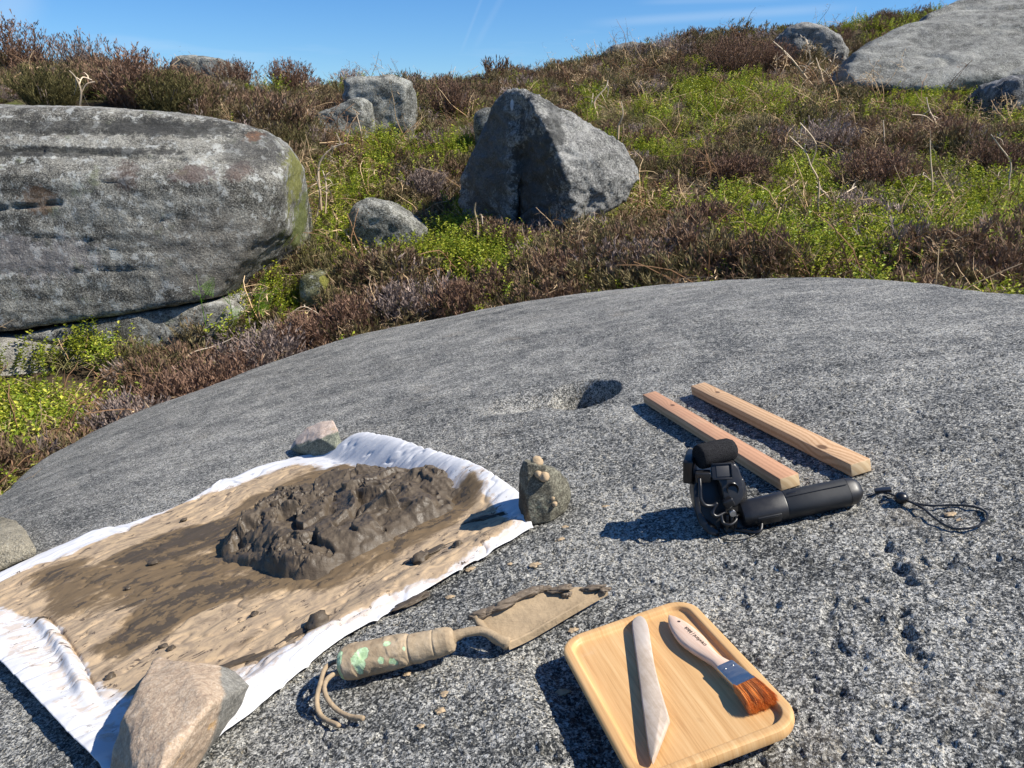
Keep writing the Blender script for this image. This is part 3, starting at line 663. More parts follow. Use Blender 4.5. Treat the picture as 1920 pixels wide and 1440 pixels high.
def grass_mesh(seed, L=.2, n=45, droop=.3):
    p = Plant(seed); R_ = p.r
    for _ in range(n):
        a = R_.uniform(0, 6.28); d = Vector((math.cos(a) * R_.uniform(.1, .9), math.sin(a) * R_.uniform(.1, .9), 1)).normalized(); l = L * R_.uniform(.5, 1.2)
        pts = [Vector((R_.gauss(0, .025), R_.gauss(0, .025), -.01))]
        for k in range(4): d = (d + Vector((math.cos(a) * .12, math.sin(a) * .12, -droop))).normalized(); pts.append(pts[-1] + d * l / 4)
        p.blade(pts, .0035, 0, 1)
    return p
def plant_mat(name, low, mid, tip, rough=.8, tr=0, var=.35, seed=0, alt=None):
    m = M(name); t = m.attr('t'); c = m.ramp(t, [(0, low), (.5, mid), (1, tip)])
    if alt: c = m.mix(m.mr(m.rand(), .35, .8), c, m.ramp(t, [(0, low), (.5, alt[0]), (1, alt[1])]))
    g = m.n('ShaderNodeNewGeometry'); rn = m.ma('ADD', 1 - var / 2, m.ma('MULTIPLY', m.rand(), var)); rn2 = m.ma('ADD', .8, m.ma('MULTIPLY', g.outputs['Random Per Island'], .4))
    hs_ = m.n('ShaderNodeHueSaturation'); m.set(hs_.inputs['Color'], c); m.set(hs_.inputs['Value'], m.ma('MULTIPLY', rn, rn2))
    m.done(hs_.outputs[0], rough, None, .15)
    if tr: trans(m, hs_.outputs[0], tr)
    return m.m
mt_heath = plant_mat('heather_twigs', (.13, .098, .066), (.18, .12, .078), (.27, .17, .11), .85, .12, .6, alt=((.12, .10, .05), (.19, .155, .075)))
mt_heath_g = plant_mat('heather_twigs_grey', (.15, .125, .105), (.25, .20, .175), (.34, .26, .22), .85, .1, .5)
mt_heath_o = plant_mat('heather_twigs_olive', (.06, .055, .03), (.095, .085, .035), (.15, .13, .05), .85, .15, .5)
mt_bstem = plant_mat('bilberry_stem', (.08, .09, .03), (.12, .17, .03), (.16, .24, .04))
mt_bleaf = plant_mat('bilberry_leaf', (.15, .19, .018), (.27, .31, .026), (.43, .44, .045), .42, .35, .7, alt=((.20, .28, .03), (.52, .48, .08)))
mt_brack = plant_mat('dead_bracken', (.30, .18, .09), (.48, .33, .18), (.60, .45, .28), .8, .1, .7)
mt_brackd = plant_mat('dead_bracken_brown', (.12, .065, .035), (.22, .12, .06), (.30, .18, .10), .8, .1, .5)
mt_grass = plant_mat('dry_moor_grass', (.22, .20, .08), (.42, .36, .18), (.60, .50, .30), .8, .25, .5, alt=((.22, .27, .06), (.34, .36, .12)))
mt_fern = plant_mat('young_fern', (.14, .26, .03), (.22, .42, .04), (.30, .52, .06), .5, .4, .2)

def inside_foot(x, y, s=1.):
    ins = np.zeros(len(x), bool)
    for cx, cy, rx, ry in FOOT:
        ins |= (((x - cx) / (rx * s)) ** 2 + ((y - cy) / (ry * s)) ** 2) < .72
    return ins
def on_slab(x, y, z, grow=.05):
    p = np.stack([x, y, z + CZ * 0], 1) - O; u = p @ U; v = p @ V
    # project vertically onto the slab plane
    t = -(p @ nrm) / nrm[2]; u = u + t * U[2]; v = v + t * V[2]
    return sdf(np.stack([u, v], 1), edge) > -grow
def cast(px, py):
    """where the sight line meets the moor"""
    d = ray(px, py); t = np.linspace(2.4, 26, 500); x, y = d[0] / d[1] * t, t; z = CZ + d[2] / d[1] * t
    tz = terrain(x, y, False); k = np.argmax(z < tz + .1)
    if not (z < tz + .1).any(): k = len(t) - 40
    return x[k], t[k]
ZB = [(700, 300, 60), (660, 350, 50), (740, 290, 50), (640, 480, 45), (610, 470, 35), (850, 460, 60), (940, 490, 60), (890, 480, 70), (980, 500, 50), (780, 500, 40), (840, 290, 35), (870, 270, 30), (880, 400, 30), (1300, 170, 40), (1360, 150, 60), (1420, 190, 70),
      (1480, 210, 60), (1330, 200, 50), (1700, 190, 60), (1760, 180, 60), (1820, 170, 60), (1880, 230, 50), (1650, 170, 40), (1400, 390, 60), (1440, 430, 60), (1500, 350, 60), (1520, 310, 40), (1560, 450, 80), (1640, 470, 90), (1720, 440, 90), (1760, 400, 80), (1850, 420, 80),
      (1700, 370, 60), (1880, 380, 60), (1500, 490, 60), (1600, 500, 70), (80, 740, 80), (40, 790, 70), (20, 720, 50), (150, 800, 50), (130, 750, 50), (440, 590, 30), (500, 550, 30), (560, 170, 40), (600, 180, 30), (300, 660, 30), (1200, 220, 40), (1150, 330, 25), (1010, 185, 30), (1100, 190, 40), (1240, 280, 40), (1270, 400, 35), (1800, 340, 50), (1540, 90, 20), (0, 850, 40)]
ZH = [(1050, 148, 80), (960, 155, 70), (1150, 160, 50), (1180, 240, 40), (780, 140, 90), (700, 150, 70), (900, 140, 90), (1160, 128, 70), (640, 150, 60), (380, 680, 90), (500, 630, 80), (640, 590, 90), (300, 740, 80), (200, 790, 50), (450, 680, 70), (560, 640, 60), (850, 190, 80), (800, 170, 60), (1100, 490, 110), (1200, 500, 120), (1020, 540, 90), (1320, 500, 90), (1400, 510, 60), (1380, 320, 70), (1330, 330, 50), (1640, 320, 80), (1700, 290, 60), (1850, 290, 90), (1460, 90, 110), (1330, 100, 100), (1230, 120, 80), (560, 610, 90),
      (640, 580, 80), (450, 650, 90), (750, 550, 80), (850, 560, 70), (350, 700, 90), (280, 740, 70), (200, 800, 50), (1850, 500, 80), (1780, 520, 60), (1900, 460, 50), (1720, 520, 50), (200, 150, 200), (60, 150, 200), (350, 190, 100), (480, 160, 120), (520, 220, 90), (1640, 40, 60),
      (720, 330, 30), (820, 340, 40), (790, 320, 35), (1280, 380, 40), (1560, 240, 60), (1750, 250, 50), (1450, 280, 40), (1600, 390, 40), (1320, 440, 40), (80, 860, 60), (1000, 120, 90), (1130, 110, 60), (940, 545, 60), (1240, 430, 50), (1640, 410, 40)]
ZT = [(600, 350, 60), (590, 420, 50), (640, 310, 60), (600, 300, 50), (1500, 140, 80), (1560, 180, 60), (1480, 170, 50), (1200, 400, 60), (1180, 390, 50), (1250, 260, 50), (1700, 260, 60), (1640, 250, 50), (1400, 250, 60), (1620, 290, 60), (1500, 240, 60),
      (1080, 160, 60), (1160, 150, 60), (1280, 230, 60), (1340, 260, 60), (780, 440, 40), (1470, 220, 60), (1820, 240, 60), (1180, 210, 70), (1600, 150, 40), (860, 240, 30), (1030, 190, 50)]
def zones(Z):
    out = []
    for px, py, r in Z:
        x, y = cast(px, py); out.append((x, y, r * y / 1443 * .8, r * y / 1443 * 2.2))
    return np.array(out)
ZBw, ZHw, ZTw = zones(ZB), zones(ZH), zones(ZT)
def zval(Zw, x, y):
    s = np.zeros_like(x)
    for cx, cy, rx, ry in Zw: s = np.maximum(s, np.exp(-(((x - cx) / rx) ** 2 + ((y - cy) / ry) ** 2) * .8))
    return s
def scatter(n, seed, dens, y0=2.0, y1=23):
    """candidates spread so that near ground is thicker than far; kept by the density function"""
    rg = np.random.RandomState(seed)
    y = y0 * (y1 / y0) ** (rg.rand(n) ** .85); x = (rg.rand(n) * 2 - 1) * (y * 1.02 + 1.6)
    x2 = x; z = terrain(x2, y)
    keep = (y < ridgeY(x2) + 2.5) & ~inside_foot(x2, y) & ~on_slab(x2, y, z)
    x, y, z = x2[keep], y[keep], z[keep]
    d = dens(x, y); k = rg.rand(len(x)) < d
    return x[k], y[k], z[k], rg
def make_cover(name, label, protos, pts, scl, rg, tilt=.25, kind='stuff', zoff=0.):
    x, y, z = pts; n = len(x)
    me = bpy.data.meshes.new(name); me.vertices.add(n); me.vertices.foreach_set('co', np.stack([x, y, z + zoff], 1).astype(np.float32).ravel())
    a = me.attributes.new('rot', 'FLOAT_VECTOR', 'POINT'); a.data.foreach_set('vector', np.stack([rg.normal(0, tilt, n), rg.normal(0, tilt, n), rg.rand(n) * 6.28], 1).astype(np.float32).ravel())
    a = me.attributes.new('scl', 'FLOAT', 'POINT'); a.data.foreach_set('value', scl.astype(np.float32))
    a = me.attributes.new('idx', 'INT', 'POINT'); a.data.foreach_set('value', rg.randint(0, len(protos), n).astype(np.int32))
    cl_ = bpy.data.collections.new(name + '_sprigs')
    for k, pm in enumerate(protos):
        cl_.objects.link(bpy.data.objects.new('%s_sprig_%d' % (name, k), pm))
    o = link(name, me)
    g = bpy.data.node_groups.new(name, 'GeometryNodeTree'); g.interface.new_socket('Geometry', in_out='INPUT', socket_type='NodeSocketGeometry'); g.interface.new_socket('Geometry', in_out='OUTPUT', socket_type='NodeSocketGeometry')
    N = g.nodes.new; i, o2 = N('NodeGroupInput'), N('NodeGroupOutput')
    ip = N('GeometryNodeInstanceOnPoints'); ci = N('GeometryNodeCollectionInfo'); ci.inputs['Collection'].default_value = cl_; ci.inputs['Separate Children'].default_value = True; ci.inputs['Reset Children'].default_value = True
    ip.inputs['Pick Instance'].default_value = True
    def at(nm, typ):
        q = N('GeometryNodeInputNamedAttribute'); q.data_type = typ; q.inputs['Name'].default_value = nm; return q.outputs['Attribute']
    L = g.links.new
    L(i.outputs[0], ip.inputs['Points']); L(ci.outputs[0], ip.inputs['Instance']); L(at('idx', 'INT'), ip.inputs['Instance Index'])
    L(at('rot', 'FLOAT_VECTOR'), ip.inputs['Rotation']); L(at('scl', 'FLOAT'), ip.inputs['Scale']); L(ip.outputs[0], o2.inputs[0])
    md = o.modifiers.new('sprigs', 'NODES'); md.node_group = g
    tag(o, label, None, None, kind); return o
nz2 = lambda x, y, s, sd: fbm(P3(x * s, y * s), 3, sd)
def d_heather(x, y):
    b, h, t = zval(ZBw, x, y), zval(ZHw, x, y), zval(ZTw, x, y); n = nz2(x, y, 1.7, 61)
    return np.clip(.42 + .9 * h - .62 * b - .4 * t + 1.2 * n, .08, 1)
def d_bil(x, y):
    b, h, t = zval(ZBw, x, y), zval(ZHw, x, y), zval(ZTw, x, y); n = nz2(x, y, 2.0, 67)
    return np.clip(.10 + 1.05 * b - .45 * h - .4 * t + 1.7 * n - .04, .02, .95) * np.where((x < -2) & (y > 6.3), .12, 1)
def d_tan(x, y):
    b, t = zval(ZBw, x, y), zval(ZTw, x, y); n = nz2(x, y, 1.8, 71)
    return np.clip(.15 + .95 * t + .9 * n, .04, .9)
mt_bush = plant_mat('heather_bush_twigs', (.12, .09, .062), (.16, .10, .068), (.24, .145, .10), .85, .1, .2)
def bush_mesh(seed, h, r, n):
    p = Plant(seed); R_ = p.r
    for _ in range(n):
        a = R_.uniform(0, 6.28); q = math.sqrt(R_.random()); d = Vector((math.cos(a) * q * r / h * 1.3, math.sin(a) * q * r / h * 1.3, 1)).normalized(); L = h * (1.02 - .28 * q) * R_.choice((.55, .75, .9, 1, 1, 1.08)) / max(d.z, .6) * .95
        pts = [Vector((math.cos(a) * q * r * .2, math.sin(a) * q * r * .2, -.03))]; w_ = .0045 * (1 + h)
        for k in range(6): d = (d + Vector((R_.gauss(0, .24), R_.gauss(0, .24), .10))).normalized(); pts.append(pts[-1] + d * L / 6)
        p.blade(pts, w_, 0, .6)
        for k in range(13):
            q2 = R_.uniform(.3, 1) * 5.999; i = int(q2); c = pts[i].lerp(pts[i + 1], q2 - i); dd = ((pts[i + 1] - pts[i]).normalized() + Vector((R_.gauss(0, .7), R_.gauss(0, .7), R_.uniform(.1, .8)))).normalized()
            e = c + dd * R_.uniform(.03, .075); p.spike(c, e, w_ * 1.3, .5, .8)
            for j in range(2): p.spike(c.lerp(e, .5), c.lerp(e, .5) + (dd + Vector((R_.gauss(0, .6), R_.gauss(0, .6), .2))).normalized() * R_.uniform(.015, .04), w_ * 1.2, .7, 1)
    return p
hp = [bush_mesh(s, .25, .17, 36).mesh('heather_sprays', [mt_heath]) for s in range(5)]
hp2 = [bush_mesh(s + 20, .22, .17, 26).mesh('heather_sprays', [mt_heath_g]) for s in range(3)]
hp3 = [heather_mesh(s + 30, .24, .17, 50, 12, 1.).mesh('heather_sprays', [mt_heath_o]) for s in range(2)]
x, y, z, rg = scatter(34000, 1, d_heather)
nn_ = nz2(x, y, .6, 77)
x1 = zval(ZHw, x, y)
make_cover('heather', 'brown and olive heather covering the moor between the boulders', hp * 3 + hp2 + hp3 * 2, (x, y, z), (.55 + .7 * rg.rand(len(x)) ** 2) * (.7 + .75 * np.clip(nz2(x, y, 2.2, 79) + .35, 0, 1.2)) * (1 + .035 * y) * (.72 + .28 * x1), rg, .2)
x, y, z, rg = scatter(31000, 2, d_bil)
bp = [bilberry_mesh(s).mesh('bilberry_sprigs', [mt_bstem, mt_bleaf]) for s in range(5)]
make_cover('bilberry', 'bright green bilberry growing in patches through the heather', bp, (x, y, z), (.85 + .5 * rg.rand(len(x))) * (1 + .04 * y), rg, .25, zoff=.015)
x, y, z, rg = scatter(15000, 3, d_tan)
tp = [bracken_mesh(s, .38, s % 2 == 0, 3).mesh('bracken_litter', [mt_brack if s % 3 else mt_brackd]) for s in range(8)]
make_cover('dead_bracken', 'tan dead bracken stems and curled fronds lying over the moor', tp, (x, y, z), (.55 + .75 * rg.rand(len(x)) ** 2) * (1 + .03 * y), rg, .3, zoff=.08)
x, y, z, rg = scatter(23000, 4, lambda x, y: np.clip(d_tan(x, y) * 1.0 + .08, 0, 1))
gp = [grass_mesh(s, .2).mesh('grass_tufts', [mt_grass]) for s in range(4)]
make_cover('dry_grass', 'pale dry moor grass in loose tufts', gp, (x, y, z), (.7 + .6 * rg.rand(len(x))) * (1 + .03 * y), rg, .2, zoff=.03)
# ------------------------------------------------------------------ cloth with the clay
def SP(l, h=0.): return [surf(px, py, h)[:2] for px, py in l]
eU = catmull(SP([(-105, 1125), (0, 1068), (60, 1036), (120, 1012), (190, 985), (250, 970), (320, 945), (380, 915), (415, 890), (440, 885), (500, 860), (545, 848), (600, 838), (655, 826)], .008), 8, False)
eL = catmull(SP([(205, 1495), (320, 1430), (430, 1360), (530, 1280), (640, 1195), (720, 1150), (800, 1105), (900, 1045), (1000, 990)], .008), 8, False)
eR = catmull([surf(*q)[:2] for q in [(655, 822, .03), (700, 818, .046), (760, 829, .05), (850, 858, .05), (930, 890, .04), (972, 915, .03), (985, 955, .01), (1000, 990, .006)]], 8, False)
eD = catmull(SP([(-105, 1125), (-40, 1195), (0, 1240), (100, 1348), (190, 1445), (205, 1495)], .012), 8, False)
def curve_at(c, t):
    d = np.r_[0, np.cumsum(np.hypot(*np.diff(c, axis=0).T))]; d /= d[-1]
    return np.stack([np.interp(t, d, c[:, 0]), np.interp(t, d, c[:, 1])], -1)
def build_cloth():
    ns, ntt = 460, 300
    s = np.linspace(0, 1, ns); t = np.linspace(0, 1, ntt); Sg, T = np.meshgrid(s, t, indexing='ij'); sf, tf = Sg.ravel(), T.ravel()
    U0, U1 = curve_at(eU, sf), curve_at(eL, sf); L0, L1 = curve_at(eD, tf), curve_at(eR, tf)
    p00, p10, p01, p11 = eU[0], eU[-1], eL[0], eL[-1]
    a, b = sf[:, None], tf[:, None]
    P = (1 - b) * U0 + b * U1 + (1 - a) * L0 + a * L1 - ((1 - a) * (1 - b) * p00 + a * (1 - b) * p10 + (1 - a) * b * p01 + a * b * p11)
    u, v = P[:, 0], P[:, 1]
    edgew = np.minimum(tf, 1 - tf)
    wr = fbm(P3(sf * 2.2 + .3 * np.sin(tf * 7), tf * 15 + .8 * np.sin(sf * 5)), 3, 81); wr2 = fbm(P3(sf * 6 + tf * 2, tf * 44 + 2 * np.sin(sf * 6)), 3, 83); wr3 = np.abs(fbm(P3(sf * 6 + tf * 3, tf * 14 - sf * 3), 3, 85))
    wr4 = -np.abs(fbm(P3(sf * 9 + 1.2 * np.sin(tf * 8), tf * 19 + 2 * sf), 4, 87)); h = .0065 + .0045 * wr + .0035 * wr4 + .0007 * wr2 - .003 * np.exp(-(wr3 / .05) ** 2)
    # lip standing up at the far edge, fluted by small pleats
    lip = sstep(sf, .885, 1.0) * sstep(tf, -.02, .1) * (1 - sstep(tf, .62, .93))
    h = h + .047 * lip ** .8 + lip * .0028 * perlin(P3(tf * 26, sf * 3), 91) + .0016 * lip * perlin(P3(tf * 75, sf * 2), 92)
    # rolled front hem, billowing near hem, near-left hem standing off the rock
    h = h + .010 * np.exp(-((tf - .955) / .03) ** 2) * (1 + .4 * perlin(P3(sf * 6, 0 * sf), 95)) + .006 * np.exp(-((tf - .88) / .02) ** 2) * perlin(P3(sf * 7, 0 * sf), 96)
    h = h + .006 * np.exp(-(tf / .03) ** 2) * (perlin(P3(sf * 14, 0 * sf), 97) + .3) + .014 * np.exp(-(sf / .05) ** 2)
    q = np.stack([u, v], 1)
    c0, c1 = surf(82, 1155)[:2], surf(200, 1320)[:2]; e = c1 - c0; vv = q - c0; tt = vv @ e / (e @ e); off = (vv[:, 0] * e[1] - vv[:, 1] * e[0]) / np.hypot(*e)
    off = off + .006 * np.sin(tt * 4)
    win = sstep(tt, -.05, .15) * (1 - sstep(tt, .8, 1.1))
    h = h + win * (.009 * np.exp(-((off - .012) / .009) ** 2) - .005 * np.exp(-(off / .003) ** 2))
    h = h + .006 * (1 - sstep(sf, .0, .3)) * fbm(P3(sf * 10 + tf * 4, tf * 7 - sf * 5), 2, 99)
    rk = rockh(u, v) + h
    lipw = 1 - sstep(sf, .87, .91) * (1 - sstep(tf, .6, .75))
    tanp = SP([(560, 872), (500, 892), (420, 920), (330, 955), (230, 1000), (140, 1040), (70, 1062), (0, 1100), (-60, 1150), (20, 1165), (80, 1172), (150, 1260), (190, 1300), (240, 1330), (330, 1310), (450, 1275), (560, 1225), (660, 1175), (760, 1130), (850, 1080), (930, 1030), (975, 990), (930, 960), (915, 925), (890, 890), (780, 878), (700, 868), (640, 872), (610, 885)])
    dk1 = SP([(185, 1062), (250, 1030), (300, 1008), (370, 990), (430, 975), (490, 955), (520, 970), (460, 1000), (430, 1020), (360, 1048), (300, 1062), (240, 1068)])
    dk2 = SP([(180, 1225), (230, 1190), (230, 1175), (300, 1120), (380, 1092), (450, 1080), (560, 1092), (520, 1110), (430, 1135), (350, 1165), (320, 1195), (240, 1235)])
    dk3 = SP([(60, 1085), (140, 1055), (200, 1070), (420, 1040), (440, 1075), (420, 1090), (200, 1150), (110, 1165), (90, 1120)])
    fr = SP([(330, 1400), (430, 1330), (560, 1240), (700, 1150), (840, 1075), (960, 1005), (975, 990), (900, 1020), (800, 1085), (640, 1165), (450, 1265)])
    lf = SP([(-90, 1130), (10, 1120), (90, 1170), (200, 1320), (250, 1400), (190, 1420), (80, 1290), (-20, 1190)])
    halo = SP([(400, 1010), (470, 940), (620, 870), (870, 880), (900, 940), (840, 990), (620, 1110), (500, 1100), (410, 1070)])
    st = sstep(sdf(q, tanp) + .018 * fbm(P3(u * 14, v * 14), 3, 101), -.022, .03)
    st = np.maximum(st, .5 * sstep(sdf(q, fr), -.02, .02)); st = np.maximum(st, .40 * sstep(sdf(q, lf), -.03, .03))
    dk = np.maximum.reduce([sstep(sdf(q, dk1), -.025, .02), sstep(sdf(q, dk2), -.025, .025), .8 * sstep(sdf(q, dk3), -.04, .03), .8 * sstep(sdf(q, halo), -.04, .02)])
    me = mesh_np('cloth', np.stack([u, v, rk], 1), grid_faces(ns, ntt), cloth_mat(), True, {'stain': st * lipw, 'mud': dk * lipw, 'ss': sf, 'tt': tf})
    o = link('cloth', me, None, F); md = o.modifiers.new('thickness', 'SOLIDIFY'); md.thickness = .0012; md.offset = -1
    tag(o, 'white cotton cloth stained tan and brown with wet clay, spread on the slab', 'cloth')
    def height(uu, v2):
        k = np.argmin((u - uu) ** 2 + (v - v2) ** 2); return rk[k]
    return o, height
def cloth_mat():
    m = M('stained_cotton'); st, mu = m.attr('stain'), m.attr('mud')
    cx = m.n('ShaderNodeCombineXYZ'); m.set(cx.inputs[0], m.ma('MULTIPLY', m.attr('ss'), 8)); m.set(cx.inputs[1], m.ma('MULTIPLY', m.attr('tt'), 17))
    sv = cx.outputs[0]
    s1 = m.noise(1.0, 6, .62, sv, .7); s2 = m.noise(2.6, 6, .7, sv, 1.0); o = m.obj(); f1 = m.noise(45, 5, .7); f2 = m.noise(120, 3, .6)
    a = m.ma('ADD', st, m.ma('MULTIPLY', m.ma('SUBTRACT', s1, .5), 1.0)); a = m.ma('ADD', a, m.ma('MULTIPLY', m.ma('SUBTRACT', f1, .5), .45))
    wh = (.60, .60, .61)
    c = m.mix(m.mr(a, .50, .72, 0, .85), wh, m.mix(m.mr(s2, .38, .62), (.44, .295, .14), (.24, .155, .072)))
    # cracked pale wash patches along the margin where the stain fades
    c = m.mix(m.ma('MULTIPLY', m.mr(a, .24, .36), m.ma('MULTIPLY', m.mr(a, .62, .5), m.mr(s2, .46, .52, 0, .6))), c, (.47, .36, .26))
    b = m.ma('ADD', m.ma('MULTIPLY', mu, .62), m.ma('ADD', m.ma('MULTIPLY', m.ma('SUBTRACT', s1, .5), 1.1), m.ma('MULTIPLY', m.ma('SUBTRACT', s2, .5), .75)))
    wash = m.mr(m.ma('ADD', b, m.ma('MULTIPLY', st, .22)), .28, .62, 0, .9)
    c = m.mix(m.ma('MULTIPLY', wash, m.mr(st, .2, .7)), c, (.125, .085, .045))
    thick = m.mr(m.ma('ADD', b, m.ma('MULTIPLY', m.ma('SUBTRACT', f1, .5), .5)), .55, .62)
    thick = m.ma('MULTIPLY', thick, m.mr(st, .3, .7)); c = m.mix(thick, c, (.072, .055, .037))
    # spatter and smears
    sp = m.ma('MULTIPLY', m.mr(m.ma('ADD', m.noise(3.4, 6, .75, sv, .5), m.ma('MULTIPLY', f1, .25)), .715, .745), m.mr(st, .02, .5))
    c = m.mix(sp, c, (.10, .075, .055))
    c = m.mix(m.ma('MULTIPLY', m.mr(f2, .68, .72), m.mr(f1, .5, .62, 0, .7)), c, (.22, .16, .11))
    nb = m.bump(m.noise(260, 3, .6), .25, .001); nb = m.bump(s2, .2, .002, nb); nb = m.bump(m.ma('ADD', thick, m.ma('MULTIPLY', f1, .15)), .5, .0012, nb)
    m.done(c, m.mix(thick, (.85, .85, .85), (.55, .55, .55)), nb, .25); return m.m
cloth, cloth_h = build_cloth()
def clay_mat(name, col, rough=.5, var=.25, spec=.4, dry=0):
    m = M(name); n = m.noise(30, 5, .65); n2 = m.noise(160, 4, .6)
    c = m.ramp(m.ma('ADD', m.ma('MULTIPLY', n, .7), m.ma('MULTIPLY', n2, .3)), [(.3, tuple(x * (1 - var) for x in col)), (.7, tuple(x * (1 + var) for x in col))])
    sm = m.noise(1, 4, .6, m.mapv(m.obj(), (18, 70, 40), (0, 0, .4)), .8)
    nb = m.bump(m.ma('ADD', m.ma('MULTIPLY', n2, .4), m.ma('MULTIPLY', sm, 1.0)), .5, .004); nb = m.bump(n, .4, .006, nb)
    return m.done(c, m.mr(n, .3, .7, rough - .12, rough + .2), nb, spec)
mt_wet = clay_mat('wet_clay', (.080, .061, .041), .50, .25, .35)
mt_clay = clay_mat('damp_clay', (.135, .105, .075), .6)
mt_dry = clay_mat('dry_clay', (.40, .30, .19), .9, .2, .1)
def build_mud():
    outl = [surf(*q)[:2] for q in [(418, 1030, .0), (432, 1003, .01), (458, 985, .015), (480, 945, .024), (520, 922, .026), (570, 905, .028), (620, 890, .03), (655, 872, .03), (720, 868, .03), (790, 874, .03), (852, 884, .026), (870, 905, .012),
            (888, 932, .004), (852, 946, 0), (855, 962, 0), (800, 988, 0), (740, 1018, 0), (690, 1045, 0), (640, 1068, 0), (600, 1088, 0), (560, 1096, 0), (520, 1088, 0), (480, 1074, 0), (450, 1062, 0), (420, 1056, 0)]]
    outl = catmull(outl, 5); lo, hi = outl.min(0) - .03, outl.max(0) + .03
    nu, nv = 540, 390; u, v = [a.ravel() for a in np.meshgrid(np.linspace(lo[0], hi[0], nu), np.linspace(lo[1], hi[1], nv), indexing='ij')]
    q = np.stack([u, v], 1); d = sdf(q, outl) + .007 * fbm(P3(u * 22, v * 22), 3, 111) + .003 * perlin(P3(u * 70, v * 70), 113)
    # torn and overlapping slabs of clay: tilted plates, two sizes
    def plates(size, amp, tilt, seed, warp):
        rg = np.random.RandomState(seed)
        n = int((hi[0] - lo[0]) * (hi[1] - lo[1]) / size ** 2 * 1.25); c = lo + rg.rand(n, 2) * (hi - lo)
        hh = rg.rand(n) * amp; g = rg.normal(0, tilt, (n, 2))
        uw = u + warp * fbm(P3(u / size * .8, v / size * .8), 3, seed + 1); vw = v + warp * fbm(P3(u / size * .8, v / size * .8), 3, seed + 2)
        best = np.full(len(u), 1e9); out = np.zeros(len(u)); sec = np.full(len(u), 1e9)
        for k in range(n):
            dx, dy = uw - c[k, 0], (vw - c[k, 1]); dd = dx * dx * rg.uniform(.6, 1.4) + dy * dy
            m_ = dd < best; sec = np.where(m_, best, np.minimum(sec, dd)); best = np.where(m_, dd, best)
            out[m_] = (hh[k] + g[k, 0] * dx + g[k, 1] * dy)[m_]
        return out, np.sqrt(sec) - np.sqrt(best)
    p1, e1 = plates(.075, .013, .18, 3, .045); p2, e2 = plates(.028, .004, .14, 9, .022)
    def soft(z, n_):
        z = z.reshape(nu, nv).copy()
        for _ in range(n_): z[1:-1] = (z[:-2] + 2 * z[1:-1] + z[2:]) / 4; z[:, 1:-1] = (z[:, :-2] + 2 * z[:, 1:-1] + z[:, 2:]) / 4
        return z.ravel()
    p1 = soft(p1, 9) * .85 + p1 * .15; p2 = soft(p2, 4)
    dome = .014 * sstep(d, -.004, .012) + .017 * sstep(d, .0, .075)
    inn = sstep(d, .0, .03)
    h = dome + inn * p1 + inn * p2 * (.3 + .7 * sstep(fbm(P3(u * 9, v * 9), 2, 117), -.2, .3)) - .003 * inn * np.exp(-(e1 / .004) ** 2)
    tn = fbm(P3(u * 34 + .5 * v, v * 40), 4, 141); h = h + inn * .0045 * (sstep(tn, -.12, -.09) + sstep(tn, .12, .15)) * sstep(fbm(P3(u * 8, v * 8), 2, 143), -.25, .1) + inn * .0009 * fbm(P3(u * 160, v * 160), 2, 145)
    h = h + inn * (.005 * fbm(P3(u * 30, v * 45), 4, 119) - .012 * sstep(perlin(P3(u * 24, v * 38), 121), .5, .66))
    # smears pressed in long strokes
    h = h + (.0012 * perlin(P3((u * .8 + v * .6) * 120, (v * .8 - u * .6) * 16), 123) + .004 * fbm(P3((v * .8 - u * .6) * 50, (u * .8 + v * .6) * 12), 2, 133)) * inn
    h = np.where(d < -.004, -.01, h)
    base = rockh(u, v) + .004
    f = grid_faces(nu, nv); keep = (d[f] > -.006).any(1); f = f[keep]
    # overhangs: push the upper part outward a little so torn edges undercut
    gx = fbm(P3(u * 16, v * 16), 2, 125); gy = fbm(P3(u * 16, v * 16), 2, 127)
    u2 = u + gx * h * .22; v2 = v + gy * h * .22
    used = np.unique(f); mp_ = np.full(len(u), -1); mp_[used] = np.arange(len(used))
    vv = np.stack([u2, v2, base + h], 1)[used]; c = vv.mean(0); c[2] = vv[:, 2].min()
    me = mesh_np('clay_heap', vv - c, mp_[f], mt_wet)
    o = link('clay_heap', me, None, F @ Matrix.Translation(Vector(c))); tag(o, 'large torn heap of wet brown clay in the middle of the stained cloth', 'clay')
build_mud()
def lumpy(c, r, seed, sub=3, amp=.35, sq=(1, 1, .7)):
    bm = bmesh.new(); bmesh.ops.create_icosphere(bm, subdivisions=sub, radius=1)
    v = np.array([x.co[:] for x in bm.verts]); f = [tuple(q.index for q in fc.verts) for fc in bm.faces]; bm.free()
    n = fbm(v * 1.3 + seed * 3.1, 3, seed); v = v * (1 + amp * n)[:, None] * np.array(sq) * r
    return v + np.asarray(c), f
def lump(px, py, r, seed, mat, label, name='clay_lump', cat='clay', group=None, h=None, sq=(1, 1, .6), sub=3, amp=.5):
    p = surf(px, py, .004 if h is None else h)
    v, f = lumpy((p[0], p[1], p[2] + r * sq[2] * .6), r, seed, sub, amp, sq)
    o = place(name, v, f, mat); tag(o, label, cat, group); return o
